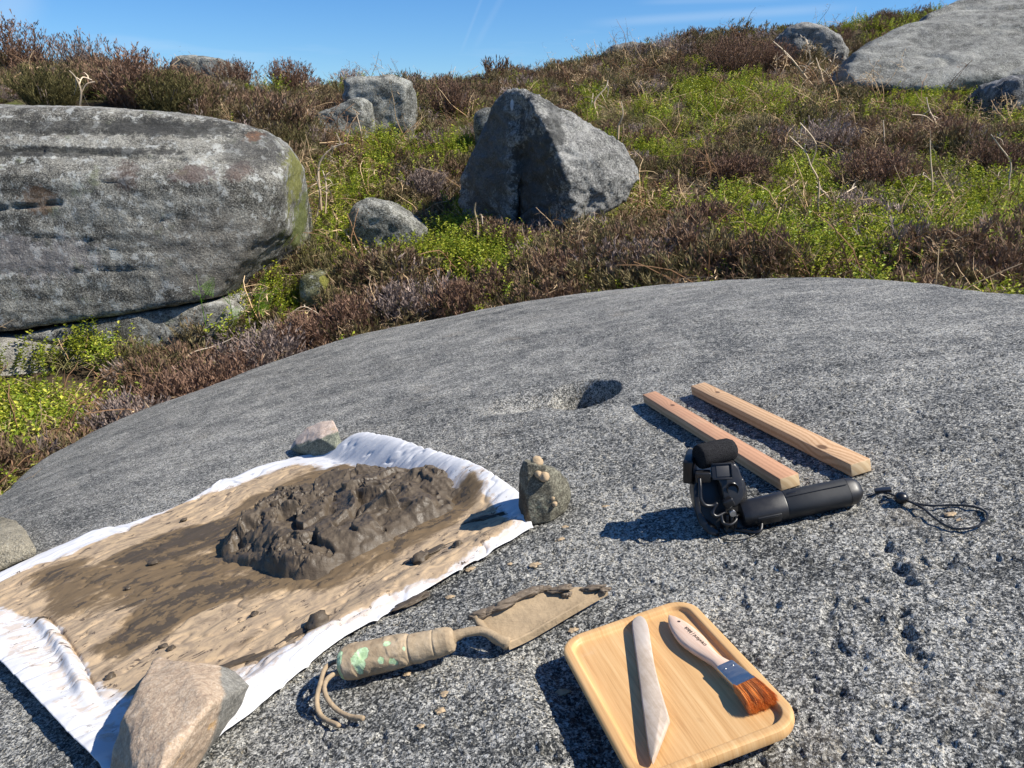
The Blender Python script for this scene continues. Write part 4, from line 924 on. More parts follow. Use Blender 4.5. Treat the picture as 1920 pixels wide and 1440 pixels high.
# lumps of clay dropped on the cloth and the rock: one object each
g1 = 'clay lumps dropped on the cloth'
for k, (px, py, r, lb) in enumerate([(600, 1176, .017, 'dark torn clay lump on the white front margin of the cloth, below the heap'), (306, 1215, .006, 'small clay lump on the cloth behind the big orange stone'),
      (322, 1219, .006, 'small dark clay lump on the cloth beside its twin, behind the big orange stone'), (288, 1058, .008, 'clay lump in the upper brown smear left of the heap'), (78, 1168, .009, 'clay lump at the upper end of the crease in the cloth'),
      (28, 1198, .006, 'clay lump on the white corner of the cloth at the left edge of the photo'), (208, 1272, .007, 'clay lump near the lower end of the crease in the cloth'), (240, 1105, .005, 'tiny clay lump at the left end of the stained middle of the cloth'),
      (860, 1028, .010, 'flat clay lump on the front margin of the cloth, right of the heap'), (838, 1043, .007, 'clay lump beside the flat one on the right front margin of the cloth'), (790, 1052, .013, 'long clay lump on the front margin of the cloth under the heap right end'),
      (345, 977, .006, 'small clay lump near the upper left white margin of the cloth'), (478, 1155, .006, 'small clay lump on the tan front part of the cloth below the heap left end'), (630, 885, .008, 'dark clay lump just behind the heap near the pinkish stone')]):
    lump(px, py, r, 200 + k, mt_wet, lb, group=g1, h=.006, sq=(1.3, .9, .65) if k % 2 else (1, 1.1, .7), amp=.7)
for k, (px, py, l, w_, a) in enumerate([(770, 1128, .03, .008, .5), (690, 1128, .05, .014, .55), (560, 1188, .03, .01, .6), (910, 972, .035, .009, .1), (480, 1235, .03, .008, .4), (45, 1180, .02, .008, .1), (430, 1248, .035, .008, .3), (800, 1040, .045, .012, .5), (250, 1225 - 90, .03, .006, .5)]):
    p = surf(px, py, .006); v, f = lumpy((0, 0, 0), 1, 300 + k, 4, .9, (1, 1, 1)); v = v * np.array([l, w_, .0035]); ca, sa = math.cos(a), math.sin(a)
    v = np.stack([v[:, 0] * ca - v[:, 1] * sa, v[:, 0] * sa + v[:, 1] * ca, v[:, 2]], 1) + p
    lab = ['thin clay smear on the front margin below the right half of the heap', 'broad clay smear on the front margin of the cloth below the heap middle', 'clay smear beside the dark torn lump on the front margin', 'ragged clay smear on the white right part of the cloth near the upright stone',
           'clay smear on the front margin just right of the big orange stone top', 'clay smear on the white left corner of the cloth', 'clay smear touching the top of the big orange stone', 'broad ragged clay smear under the right end of the heap', 'thin clay smear in the left tan part of the cloth'][k]
    o = place('clay_smear', v, f, mt_wet); tag(o, lab, 'clay', 'clay smears on the cloth')
g3 = 'dry clay crumbs on the rock'
for k, (px, py, r, lb) in enumerate([(843, 1120, .007, 'pale clay crumb on the rock between the cloth and the trowel blade'), (1003, 1060, .009, 'pale clay crumb on the rock below the upright stone'), (1060, 990, .010, 'tan clay crumb on the rock at the foot of the upright stone'), (1050, 1012, .008, 'tan clay crumb below another one beside the upright stone'),
      (880, 1068, .008, 'clay crumb on the rock along the front edge of the cloth, above the trowel'), (763, 1265, .006, 'clay crumb on the rock under the trowel handle'), (832, 1302, .006, 'clay crumb on the rock between the trowel and the tray'), (825, 1333, .008, 'flat clay crumb on the rock below the trowel neck'), (1053, 1300, .010, 'tan clay flake on the rock in the shadow left of the tray'),
      (1075, 1182, .007, 'clay crumb on the rock just above the tray corner'), (955, 1058, .005, 'small clay crumb near the tip of the cloth'), (1540, 930, .009, 'sandy crumb on the rock between the two timber ends'), (1780, 965, .008, 'tan crumb on the rock inside the wrist strap loop'), (1800, 975, .006, 'small tan crumb inside the wrist strap loop'),
      (790, 1362, .005, 'tiny clay crumb on the rock far below the trowel'), (100, 968, .006, 'pale grit on the rock beside the sandstone at the left edge'), (1135, 950, .007, 'tan crumb on the rock left of the camera shadow tip')]):
    lump(px, py, r * .65, 240 + k, mt_dry, lb, 'clay_crumb', 'clay crumb', g3, h=0., sq=(1.25, .95, .22), sub=3, amp=1.3)

# ------------------------------------------------------------------ stones pinning the cloth
def fp(px, py, h): return surf(px, py, h)
def fstone(pts, extra, vox, mat, label, seed, amp=.003, sm=2, disp=()):
    p = [fp(*q) for q in pts]; b = [np.array(fp(q[0], q[1], q[2])) for q in extra]
    o = hull_rock('stone', [p + b], vox, mat, label, 'stone', frame=True, smooth=sm, disp=[(amp, 14, 4, seed, 'n'), (amp * .4, 70, 3, seed + 2, 'n')] + list(disp)); return o
def gm(name, light, mid, dark, grain, **k): return gritstone(name, light, mid, dark, grain, **k)
def two_tone(name, A, Bc, plane_n, plane_d, acc=None, grain=500):
    """fresh broken face of one colour, weathered faces of another; split by a plane through the stone"""
    m = M(name); o = m.obj(); d = m.n('ShaderNodeVectorMath', operation='DOT_PRODUCT'); m.set(d.inputs[0], o); d.inputs[1].default_value = plane_n
    fs = m.sep(m.vor(grain, 'Color')); n1 = m.noise(60, 5, .7); n2 = m.noise(220, 3, .6); n3 = m.noise(16, 4, .6)
    t = m.ma('ADD', m.ma('MULTIPLY', n1, .6), m.ma('ADD', m.ma('MULTIPLY', fs[0], .22), m.ma('MULTIPLY', n2, .25)))
    ca = m.ramp(t, [(.3, A[0]), (.52, A[1]), (.75, A[2])]); cb = m.ramp(t, [(.3, Bc[0]), (.52, Bc[1]), (.75, Bc[2])])
    if acc: ca = m.mix(m.ma('MULTIPLY', m.mr(m.noise(26, 5, .7, m.mapv(o, loc=(3, 1, 2))), .60, .70), .6), ca, acc)
    k = m.mr(m.ma('ADD', d.outputs['Value'], m.ma('MULTIPLY', m.ma('SUBTRACT', n3, .5), .03)), plane_d - .003, plane_d + .003)
    c = m.mix(k, cb, ca); nb = m.bump(m.ma('ADD', m.ma('MULTIPLY', n1, 1), m.ma('MULTIPLY', fs[1], .4)), .8, .004)
    return m.done(c, .85, nb, .25)
pk = two_tone('pink_and_grey_stone', ((.36, .25, .19), (.58, .45, .36), (.74, .64, .54)), ((.05, .055, .045), (.16, .17, .13), (.34, .34, .26)), (-.1, .25, .96), .030, (.55, .36, .12))
fstone([(543, 842, .012), (552, 826, .03), (575, 802, .055), (600, 790, .068), (624, 788, .07), (634, 805, .06), (640, 830, .03), (640, 852, .008), (618, 860, .0), (590, 858, .003), (565, 852, .008)],
       [(600, 822, .052), (628, 838, .03), (560, 840, .025), (610, 800, .03), (640, 845, .0), (590, 850, .0), (570, 845, .0)], .0022, pk, 'pinkish stone with a dark green lower face, on the far corner of the cloth', 401, .003)
up = two_tone('speckled_upright_stone', ((.04, .037, .03), (.115, .107, .08), (.30, .29, .22)), ((.045, .035, .025), (.09, .07, .045), (.15, .12, .08)), (1, 0, .0), -.030, (.22, .30, .22))
def upright():
    b = surf(1010, 985, .0)
    def q(px, py, dv, dw=0):
        """point seen at a pixel in the upright plane dv behind the stone's foot"""
        C0 = toF(np.array([0, 0, CZ])); d = toF(np.array([0, 0, CZ]) + ray(px, py)) - C0; t = (b[1] + dv - C0[1]) / d[1]; return C0 + d * t + np.array([0, 0, dw])
    pts = [q(975, 880, .03), q(981, 863, .03), q(988, 866, .0), q(1020, 872, .0), q(1050, 885, .02), q(1066, 905, .03), q(1072, 930, .03), q(1062, 958, .02), q(1030, 978, .0), q(985, 988, -.005), q(990, 940, -.006),
           q(972, 925, .05), q(972, 948, .045), q(978, 960, .03), q(1040, 930, -.004), q(985, 860, .07), q(1040, 878, .08), q(1065, 930, .075), q(980, 950, .075), q(1050, 965, .08)]
    o = hull_rock('stone', [pts], .0022, up, 'upright speckled grey stone with a flat dark left side, on the cloth right corner', 'stone', frame=True, smooth=0, disp=[(.003, 16, 4, 411, 'n'), (.0014, 90, 3, 413, 'n')])
    for px, py, dv, r, lb in ((1007, 867, .012, .0105, 'upper dry clay ball on top of the upright speckled stone'), (1020, 894, -.004, .0085, 'lower round dry clay ball stuck on the shoulder of the upright speckled stone'), (1009, 889, -.002, .006, 'small clay dab between the two balls on the upright stone'), (1040, 945, -.002, .0045, 'dry clay dab low on the front of the upright stone'), (1036, 934, -.002, .004, 'upper dry clay dab on the front of the upright stone')):
        c = q(px, py, dv); v, f = lumpy(c, r, int(px), 3, .3, (1, 1, .95)); s_ = place('clay_ball', v, f, mt_dry); tag(s_, lb, 'clay ball', 'dry clay on the upright stone')
upright()
og = two_tone('orange_broken_stone', ((.25, .18, .13), (.40, .30, .21), (.54, .44, .33)), ((.10, .10, .085), (.20, .19, .165), (.33, .32, .28)), (-.80, -.25, .55), -.028, (.62, .36, .12), 420)
fstone([(206, 1440, .03), (212, 1400, .05), (235, 1340, .075), (262, 1290, .085), (285, 1240, .075), (300, 1233, .07), (350, 1240, .075), (405, 1250, .06), (440, 1262, .045), (470, 1285, .035), (455, 1320, .02), (440, 1345, .008), (400, 1400, .0), (350, 1450, .0), (330, 1490, .0), (210, 1500, .01)],
       [(396, 1318, .080), (372, 1292, .085), (312, 1400, .074), (292, 1460, .062), (270, 1500, .05), (300, 1240, .0), (440, 1290, .0), (230, 1400, .0)], .0022, og, 'large orange and grey broken stone holding the near corner of the cloth', 421, .0035, 0, [(.004, (5, 5, 9), 4, 425, 'ridge')])
sn = gm('tan_sandstone', (.42, .38, .29), (.27, .24, .175), (.11, .10, .07), 600, lichen=.15, spread=.6)
fstone([(-90, 985, .03), (0, 968, .055), (30, 975, .05), (45, 992, .045), (52, 1010, .035), (68, 1030, .02), (66, 1042, .006), (20, 1062, .0), (-90, 1110, .0), (-90, 1000, .06)], [(0, 1000, .06), (40, 1010, .045), (30, 990, .0), (-60, 1040, .055)], .0025, sn, 'tan sandstone piece at the left edge beside the cloth', 431, .003)
# ------------------------------------------------------------------ the two timber battens
def wood_mat(name, base, darkc, knots, top=None):
    """knots: (x along, y across, z, size) in the batten's own metres"""
    m = M(name); o = m.obj(); s = m.sep(o)
    y = m.ma('ADD', s[1], m.ma('MULTIPLY', s[2], .6)); dark = 0.
    for kx, ky, kz, sz in knots:
        d = m.n('ShaderNodeVectorMath', operation='DISTANCE'); m.set(d.inputs[0], m.mapv(o, (.55, 1, .35))); d.inputs[1].default_value = (kx * .55, ky, kz * .35)
        g = m.ma('POWER', 2.718, m.ma('MULTIPLY', m.ma('POWER', m.ma('DIVIDE', d.outputs['Value'], sz * 2.4), 2), -1))
        y = m.ma('ADD', y, m.ma('MULTIPLY', g, .011)); kk = m.mr(d.outputs['Value'], sz * .45, sz * .95, 1, 0); dark = m.ma('MAXIMUM', dark, kk)
    cx = m.n('ShaderNodeCombineXYZ'); m.set(cx.inputs[0], m.ma('MULTIPLY', s[0], .8)); m.set(cx.inputs[1], y)
    wv = m.wave(42, 1.6, 2, cx.outputs[0], 'BANDS', 'Y', 6); fib = m.noise(1, 4, .6, m.mapv(o, (14, 700, 700))); big = m.noise(14, 3, .5)
    c = m.mix(m.mr(wv, .25, .95, .0, .75), base, darkc); c = m.mix(m.mr(fib, .35, .7, 0, .35), c, darkc)
    if top: c = m.mix(m.mr(m.ma('ADD', m.ma('MULTIPLY', s[2], 40), big), 1.0, 1.3, 0, .8), c, m.mix(m.mr(wv, .2, .9, 0, .5), top, tuple(x * .72 for x in top)))
    c = m.mix(m.ma('MULTIPLY', dark, .85), c, (.10, .05, .025))
    g = m.n('ShaderNodeTexCoord'); gn = m.sep(g.outputs['Normal'])
    endg = m.mr(m.ma('ABSOLUTE', gn[0]), .8, .95); rings = m.wave(30, 2, 2, m.mapv(o, (1, 1, 1), loc=(0, .05, .03)), 'RINGS')
    c = m.mix(endg, c, m.mix(m.mr(rings, .2, .8, 0, .6), (.66, .50, .30), (.50, .34, .18)))
    return m.done(c, .6, m.bump(fib, .3, .0008), .3)
def batten(a_px, b_px, w, h, mat, label):
    a = surf(*a_px); b = surf(*b_px); a[2] = max(a[2], b[2]); z = (a[2] + b[2]) / 2 + .0015
    d = (a - b)[:2]; L = np.hypot(*d); ang = math.atan2(d[1], d[0])
    side = np.array([-d[1], d[0]]) / L; c = (a[:2] + b[:2]) / 2 + side * w / 2
    v, f = boxvf((0, 0, h / 2), (L / 2, 0, 0), (0, w / 2, 0), (0, 0, h / 2)); me = mesh_np('timber_batten', v, f, mat); bevel_me(me, .0012, 2)
    slope = math.atan2(a[2] - b[2], L)
    o = link('timber_batten', me, None, F @ Matrix.Translation((c[0], c[1], z)) @ Matrix.Rotation(ang, 4, 'Z')); tag(o, label, 'timber', 'planed timber battens lying on the slab'); return o
# local x runs from the far end to the near end
batten((1465, 921), (1208, 758), .032, .0205, wood_mat('red_pine', (.60, .41, .26), (.44, .27, .15), [(-.17, .004, .022, .006)], (.50, .26, .15)), 'reddish planed batten behind the camera grip, the left of the two')
batten((1597, 895), (1298, 742), .034, .0205, wood_mat('knotty_pine', (.60, .40, .235), (.40, .225, .11), [(.205, -.008, .021, .009), (-.20, .004, .022, .006)]), 'longer pale brown batten with a dark knot near its front end')

# ------------------------------------------------------------------ bamboo tray
def rrect(w, h, r, n=10):
    pts = []
    for cx, cy, a0 in ((w / 2 - r, h / 2 - r, 0), (-w / 2 + r, h / 2 - r, 90), (-w / 2 + r, -h / 2 + r, 180), (w / 2 - r, -h / 2 + r, 270)):
        for k in range(n + 1): a = R(a0 + 90 * k / n); pts.append((cx + r * math.cos(a), cy + r * math.sin(a)))
    return np.array(pts)
TL, TR, BR, BL = [surf(*q, .017) for q in ((1042, 1193), (1294, 1125), (1521, 1363), (1186, 1460))]
TL, TR, BR, BL = [planepoint(*q, .022) for q in ((1041, 1192), (1294, 1124), (1523, 1361), (1186, 1462))]
tc_ = (TL + TR + BR + BL) / 4; ty = ((TL - BL) + (TR - BR)) / 2; th = np.hypot(ty[0], ty[1]); tw = (np.hypot(*(TR - TL)[:2]) + np.hypot(*(BR - BL)[:2])) / 2
TZ = .022
TM = F @ Matrix.Translation((tc_[0], tc_[1], 0)) @ Matrix.Rotation(math.atan2(ty[1], ty[0]) - math.pi / 2, 4, 'Z')
def bamboo():
    m = M('bamboo'); o = m.obj(); s = m.sep(o)
    st = m.ma('FLOOR', m.ma('MULTIPLY', m.ma('ADD', s[0], m.ma('MULTIPLY', m.noise(6, 1, .5), .004)), 95)); wn = m.n('ShaderNodeTexWhiteNoise', noise_dimensions='1D'); m.set(wn.inputs['W'], st)
    fi = m.noise(1, 5, .65, m.mapv(o, (420, 9, 9)), .3); f2 = m.noise(1, 3, .6, m.mapv(o, (110, 3, 3)), .3)
    c = m.ramp(m.ma('ADD', m.ma('MULTIPLY', fi, .6), m.ma('MULTIPLY', f2, .45)), [(.34, (.42, .225, .085)), (.5, (.60, .355, .15)), (.66, (.69, .45, .215))])
    c = m.mix(m.ma('MULTIPLY', wn.outputs['Value'], .30), c, (.50, .29, .12))
    nd = m.mr(m.noise(1, 2, .5, m.mapv(o, (60, 22, 22), loc=(2, 3, 0))), .70, .76); c = m.mix(m.ma('MULTIPLY', nd, .35), c, (.40, .22, .09))
    cl_ = m.mr(m.noise(9, 5, .7, m.mapv(o, loc=(1, 7, 0))), .60, .72, 0, .25); c = m.mix(cl_, c, (.62, .52, .40))
    return m.done(c, m.mr(f2, .3, .7, .42, .6), m.bump(fi, .25, .0006), .35)
def build_tray():
    prof = [(0, -.012, .001), (0, -.0135, -.0), (0, 0, 0)]
    rings = []   # (inset, z, radius)
    R0 = .030
    for ins, z in ((.010, -.0125), (.0035, -.0125), (.001, -.011), (0, -.008), (0, -.0035), (.0006, -.0012), (.0022, -.0001), (.004, 0), (.0085, 0), (.0098, -.0003), (.0108, -.0012), (.0118, -.0038), (.0128, -.0052), (.0145, -.0058), (.017, -.006)):
        rings.append((rrect(tw - 2 * ins, th - 2 * ins, max(R0 - ins, .004), 14), z))
    n = len(rings[0][0]); v = np.concatenate([np.c_[r, np.full(n, z)] for r, z in rings]); f = []
    for k in range(len(rings) - 1):
        for i in range(n): j = (i + 1) % n; f.append((k * n + i, k * n + j, (k + 1) * n + j, (k + 1) * n + i))
    f.append(tuple(range(n - 1, -1, -1))); f.append(tuple((len(rings) - 1) * n + i for i in range(n)))
    me = mesh_np('bamboo_tray', v, f, bamboo()); autosmooth(me, 40)
    o = link('bamboo_tray', me, None, TM @ Matrix.Translation((0, 0, TZ))); tag(o, 'shallow bamboo tray with rounded corners and a raised rim, near the bottom right', 'tray')
build_tray()
TMi = TM.inverted()
def tp(px, py, z):
    """point of the tray's own frame seen at a pixel, z above the slab plane"""
    q = planepoint(px, py, z); p = TMi @ (F @ Vector(q)); return np.array(p[:])
FLOOR = TZ - .006
# ---- wooden modelling knife, lying across the tray from rim to rim
def build_knife():
    za, zb = TZ + .0035, TZ + .003
    P = [(1184, 1172), (1186, 1161), (1192, 1156), (1199, 1154), (1207, 1157), (1212, 1164), (1216, 1178), (1226, 1240), (1240, 1295), (1254, 1342), (1252, 1352), (1238, 1388), (1224, 1420), (1219, 1419), (1213, 1390), (1200, 1290), (1190, 1215)]
    top = np.array([tp(x, y, za) for x, y in P]); top = catmull(top, 3); n = len(top); c = top.mean(0)
    ax = tp(1197, 1155, za) - tp(1223, 1418, za); ax /= np.linalg.norm(ax); sd = np.cross([0, 0, 1], ax)
    rings = []
    for k, (sh, z) in enumerate(((.78, -.0065), (.97, -.006), (1, -.0045), (1, -.0025), (.96, -.0008), (.84, 0))):
        d = top - c; al = (d @ ax)[:, None] * ax; ac = d - al; w_ = max(abs((d @ sd))); rings.append(c + al * (1 - (1 - sh) * .06) + ac * sh + [0, 0, z])
    v = np.concatenate(rings); f = []
    for k in range(len(rings) - 1):
        for i in range(n): j = (i + 1) % n; f.append((k * n + i, k * n + j, (k + 1) * n + j, (k + 1) * n + i))
    f.append(tuple(range(n))); f.append(tuple((len(rings) - 1) * n + i for i in range(n)))
    m = M('clay_dusted_wood'); o = m.obj(); g = m.noise(1, 5, .65, m.mapv(o, (240, 18, 60), (0, 0, -.12)), .3); n1 = m.noise(30, 5, .7)
    cc = m.ramp(m.ma('ADD', m.ma('MULTIPLY', g, .5), m.ma('MULTIPLY', n1, .5)), [(.33, (.33, .255, .185)), (.5, (.45, .37, .295)), (.66, (.56, .49, .42))])
    cc = m.mix(m.mr(m.noise(12, 3, .6), .5, .7, 0, .5), cc, (.40, .37, .35)); m.done(cc, .8, m.bump(n1, .4, .001), .2)
    me = mesh_np('modelling_knife', v - [c[0], c[1], 0], f, m.m); bm = bmesh.new(); bm.from_mesh(me); bmesh.ops.recalc_face_normals(bm, faces=bm.faces[:]); bm.to_mesh(me); bm.free(); autosmooth(me, 60)
    o = link('modelling_knife', me, None, TM @ Matrix.Translation((c[0], c[1], 0))); tag(o, 'grey clay-dusted wooden modelling knife with a slanted tip, lying across the tray', 'tool')
build_knife()
# ---- paint brush
def build_brush():
    a = tp(1258, 1152, FLOOR + .012); b = tp(1368, 1262, FLOOR + .012); e = tp(1440, 1322, FLOOR + .010)
    ax = (e - a); ax[2] = 0; Ltot = np.linalg.norm(ax); ang = math.atan2(ax[1], ax[0])
    # use the line tip -> bristle middle
    T = thing_m('paint_brush', TM @ Matrix.Translation((a[0], a[1], FLOOR)) @ Matrix.Rotation(ang, 4, 'Z'))
    tag(T, 'flat paint brush with a pale wood handle, steel ferrule and orange bristles, on the tray', 'brush')
    inv = Matrix.Rotation(-ang, 4, 'Z') @ Matrix.Translation((-a[0], -a[1], -FLOOR))
    def loc(px, py, z): q = inv @ Vector(tp(px, py, FLOOR + z)); return np.array(q[:])
    # handle: two edges traced, given real thickness
    L_ = [loc(x, y, .010) for x, y in [(1253, 1151), (1252, 1163), (1258, 1180), (1272, 1200), (1292, 1216), (1318, 1232), (1335, 1243), (1344, 1254)]]
    R__ = [loc(x, y, .010) for x, y in [(1254, 1150), (1266, 1154), (1287, 1165), (1305, 1178), (1322, 1194), (1336, 1213), (1350, 1228), (1372, 1240)]]
    Lc, Rc = catmull(L_, 5, False), catmull(R__, 5, False); n = len(Lc)
    rows = []
    for k in range(n):
        t = k / (n - 1); cen = (Lc[k] + Rc[k]) / 2; hw = (Rc[k] - Lc[k]) / 2; thk = .0022 + .0028 * sstep(np.array([t]), 0, .25)[0]; z0 = .0065 + .001 * t
        rows.append([cen + hw * math.cos(q) * (1 if abs(math.cos(q)) < .99 else 1) + np.array([0, 0, z0 - cen[2] + thk * math.copysign(abs(math.sin(q)) ** .6, math.sin(q))]) for q in np.linspace(0, 2 * math.pi, 17)[:-1]])
    v = np.array(rows).reshape(-1, 3); f = [(k * 16 + s, k * 16 + (s + 1) % 16, (k + 1) * 16 + (s + 1) % 16, (k + 1) * 16 + s) for k in range(n - 1) for s in range(16)] + [tuple(range(15, -1, -1)), tuple((n - 1) * 16 + s for s in range(16))]
    m = M('beech_handle'); o = m.obj(); fi = m.noise(1, 4, .6, m.mapv(o, (30, 500, 500))); hd = m.n('ShaderNodeVectorMath', operation='DISTANCE')
    hc = loc(1273, 1166, .011); m.set(hd.inputs[0], m.mapv(o, (1, 1, .1))); hd.inputs[1].default_value = (hc[0], hc[1], hc[2] * .1)
    c = m.mix(m.mr(fi, .35, .65), (.62, .43, .31), (.70, .52, .40)); c = m.mix(m.mr(hd.outputs['Value'], .0016, .0022, 1, 0), c, (.06, .03, .02)); m.done(c, .5, m.bump(fi, .15, .0004), .4)
    me = mesh_np('handle', v, f, m.m); o1 = link('handle', me, T); bmn = bmesh.new(); bmn.from_mesh(me); bmesh.ops.recalc_face_normals(bmn, faces=bmn.faces[:]); bmn.to_mesh(me); bmn.free(); autosmooth(me, 70)
    # ferrule
    fa, fb = loc(1344, 1254, .010), loc(1374, 1240, .010); ga, gb = loc(1379, 1290, .010), loc(1418, 1272, .010)
    def ring(p, q, zc, th, ex=1.03):
        c_ = (p + q) / 2; hw = (q - p) / 2 * ex; return [np.array([c_[0], c_[1], zc]) + hw * [1, 1, 0] * math.copysign(abs(math.cos(t)) ** .35, math.cos(t)) + [0, 0, th * math.copysign(abs(math.sin(t)) ** .35, math.sin(t))] for t in np.linspace(0, 2 * math.pi, 33)[:-1]]
    rr = [ring(fa, fb, .0075, .0052), ring(fa * .92 + ga * .08, fb * .92 + gb * .08, .0075, .0054, 1.05), ring(fa * .88 + ga * .12, fb * .88 + gb * .12, .0075, .0051), ring(fa * .1 + ga * .9, fb * .1 + gb * .9, .0072, .005), ring(fa * .06 + ga * .94, fb * .06 + gb * .94, .0072, .0054, 1.04), ring(ga, gb, .0072, .0052)]
    v = np.array(rr).reshape(-1, 3); f = [(k * 32 + s, k * 32 + (s + 1) % 32, (k + 1) * 32 + (s + 1) % 32, (k + 1) * 32 + s) for k in range(5) for s in range(32)] + [tuple(range(31, -1, -1)), tuple(5 * 32 + s for s in range(32))]
    m = M('steel_ferrule'); sc_ = m.noise(1, 4, .7, m.mapv(m.obj(), (300, 40, 40))); m.done((.50, .49, .47), m.mr(sc_, .3, .7, .32, .5), m.bump(sc_, .15, .0005), .5, 1.0)
    me = mesh_np('ferrule', v, f, m.m); bmn = bmesh.new(); bmn.from_mesh(me); bmesh.ops.recalc_face_normals(bmn, faces=bmn.faces[:]); bmn.to_mesh(me); bmn.free(); autosmooth(me, 35); fo = link('ferrule', me, T)
    for t in (.28, .72):
        c_ = (fa * .78 + ga * .22) * (1 - t) + (fb * .78 + gb * .22) * t; c_[2] = .0125; v, f = lumpy((0, 0, 0), 1, 3, 2, 0, (.0014, .0014, .0008)); link('rivet', mesh_np('rivet', v + c_, f, m.m), fo)
    # bristles, strand by strand, as one bundle
    rnd = random.Random(5); vs, fsx = [], []; ea, eb = loc(1408, 1337, .006), loc(1462, 1316, .006)
    for k in range(2600):
        s = rnd.random(); zz = rnd.uniform(-1, 1); p0 = (fa * .1 + ga * .9) * (1 - s) + (fb * .1 + gb * .9) * s; p0[2] = .0072 + zz * .0042
        s2 = min(max(s + rnd.gauss(0, .035), -.02), 1.02); p1 = ea * (1 - s2) + eb * s2; L = 1 + rnd.gauss(-.02, .025) - .06 * abs(zz); cl_ = .012 * math.sin(s * 19 + .5) * .25
        p1 = p0 * (1 - L) + p1 * L + np.array([rnd.gauss(0, .0006), rnd.gauss(0, .0006), 0]); p1[2] = .0055 + zz * .0052 + rnd.gauss(0, .0006) + cl_ * .5
        mid = (p0 + p1) / 2 + np.array([0, 0, .0012]); o_ = len(vs); wv_ = np.array([0, .0006, 0]); wz = np.array([0, 0, .0006])
        vs += [p0 - wv_, p0 + wz, p0 + wv_, mid - wv_, mid + wz, mid + wv_, p1]; fsx += [(o_, o_ + 1, o_ + 4, o_ + 3), (o_ + 1, o_ + 2, o_ + 5, o_ + 4), (o_ + 3, o_ + 4, o_ + 6), (o_ + 4, o_ + 5, o_ + 6)]
    m = M('orange_bristle'); g = m.n('ShaderNodeNewGeometry'); c = m.ramp(g.outputs['Random Per Island'], [(0, (.60, .18, .03)), (.5, (.80, .28, .055)), (1, (.92, .44, .13))]); m.done(c, .4, None, .5); trans(m, c, .3)
    link('bristles', mesh_np('bristles', vs, fsx, m.m, False), T)
    # printed lettering, read from the ferrule towards the tip
    cu = bpy.data.curves.new('lettering', 'FONT'); cu.body = 'crawford | black'; cu.size = .0078; cu.align_x = 'CENTER'; cu.align_y = 'CENTER'; cu.extrude = .00004; cu.offset = .00006
    to = bpy.data.objects.new('tmp', cu); COL.objects.link(to); dg = bpy.context.evaluated_depsgraph_get(); me = bpy.data.meshes.new_from_object(to.evaluated_get(dg)); bpy.data.objects.remove(to)
    m = M('black_ink'); m.done((.02, .018, .016), .6, None, .2); me.materials.clear(); me.materials.append(m.m); me.name = 'lettering'
    pa, pb = loc(1323, 1211, .0118), loc(1285, 1176, .0118); ang2 = math.atan2(*(pb - pa)[[1, 0]]); c_ = (pa + pb) / 2
    wdt = max(v_.co.x for v_ in me.vertices) - min(v_.co.x for v_ in me.vertices); s_ = np.hypot(*(pb - pa)[:2]) / wdt
    me.transform(Matrix.Translation((c_[0], c_[1], .01215)) @ Matrix.Rotation(ang2, 4, 'Z') @ Matrix.Scale(s_, 4)); link('lettering', me, o1)
def thing_m(name, mw): return empty(name, mw)
build_brush()

# ------------------------------------------------------------------ pointing trowel coated in clay
mt_coat = None
def coat_mat():
    m = M('clay_coated_plastic'); n1 = m.noise(26, 5, .65); n2 = m.noise(140, 4, .6); n3 = m.noise(11, 5, .6, m.mapv(m.obj(), (1, 1, 1), loc=(2.3, .4, 1.1)))
    clay = m.ramp(m.ma('ADD', m.ma('MULTIPLY', n1, .7), m.ma('MULTIPLY', n2, .3)), [(.35, (.25, .18, .11)), (.52, (.37, .285, .185)), (.68, (.48, .385, .27))])
    grn = m.mix(m.mr(n2, .4, .6), (.36, .50, .27), (.50, .66, .41)); a = m.attr('bare')
    k = m.mr(m.ma('ADD', a, m.ma('MULTIPLY', m.ma('SUBTRACT', m.noise(75, 6, .75), .5), 1.6)), .50, .54)
    c = m.mix(k, clay, grn); nb = m.bump(m.ma('ADD', m.ma('MULTIPLY', n1, .8), m.ma('SUBTRACT', m.ma('MULTIPLY', n2, .5), m.ma('MULTIPLY', k, .5))), .7, .003)
    m.done(c, m.mix(k, (.85, .85, .85), (.5, .5, .5)), nb, .25); return m.m
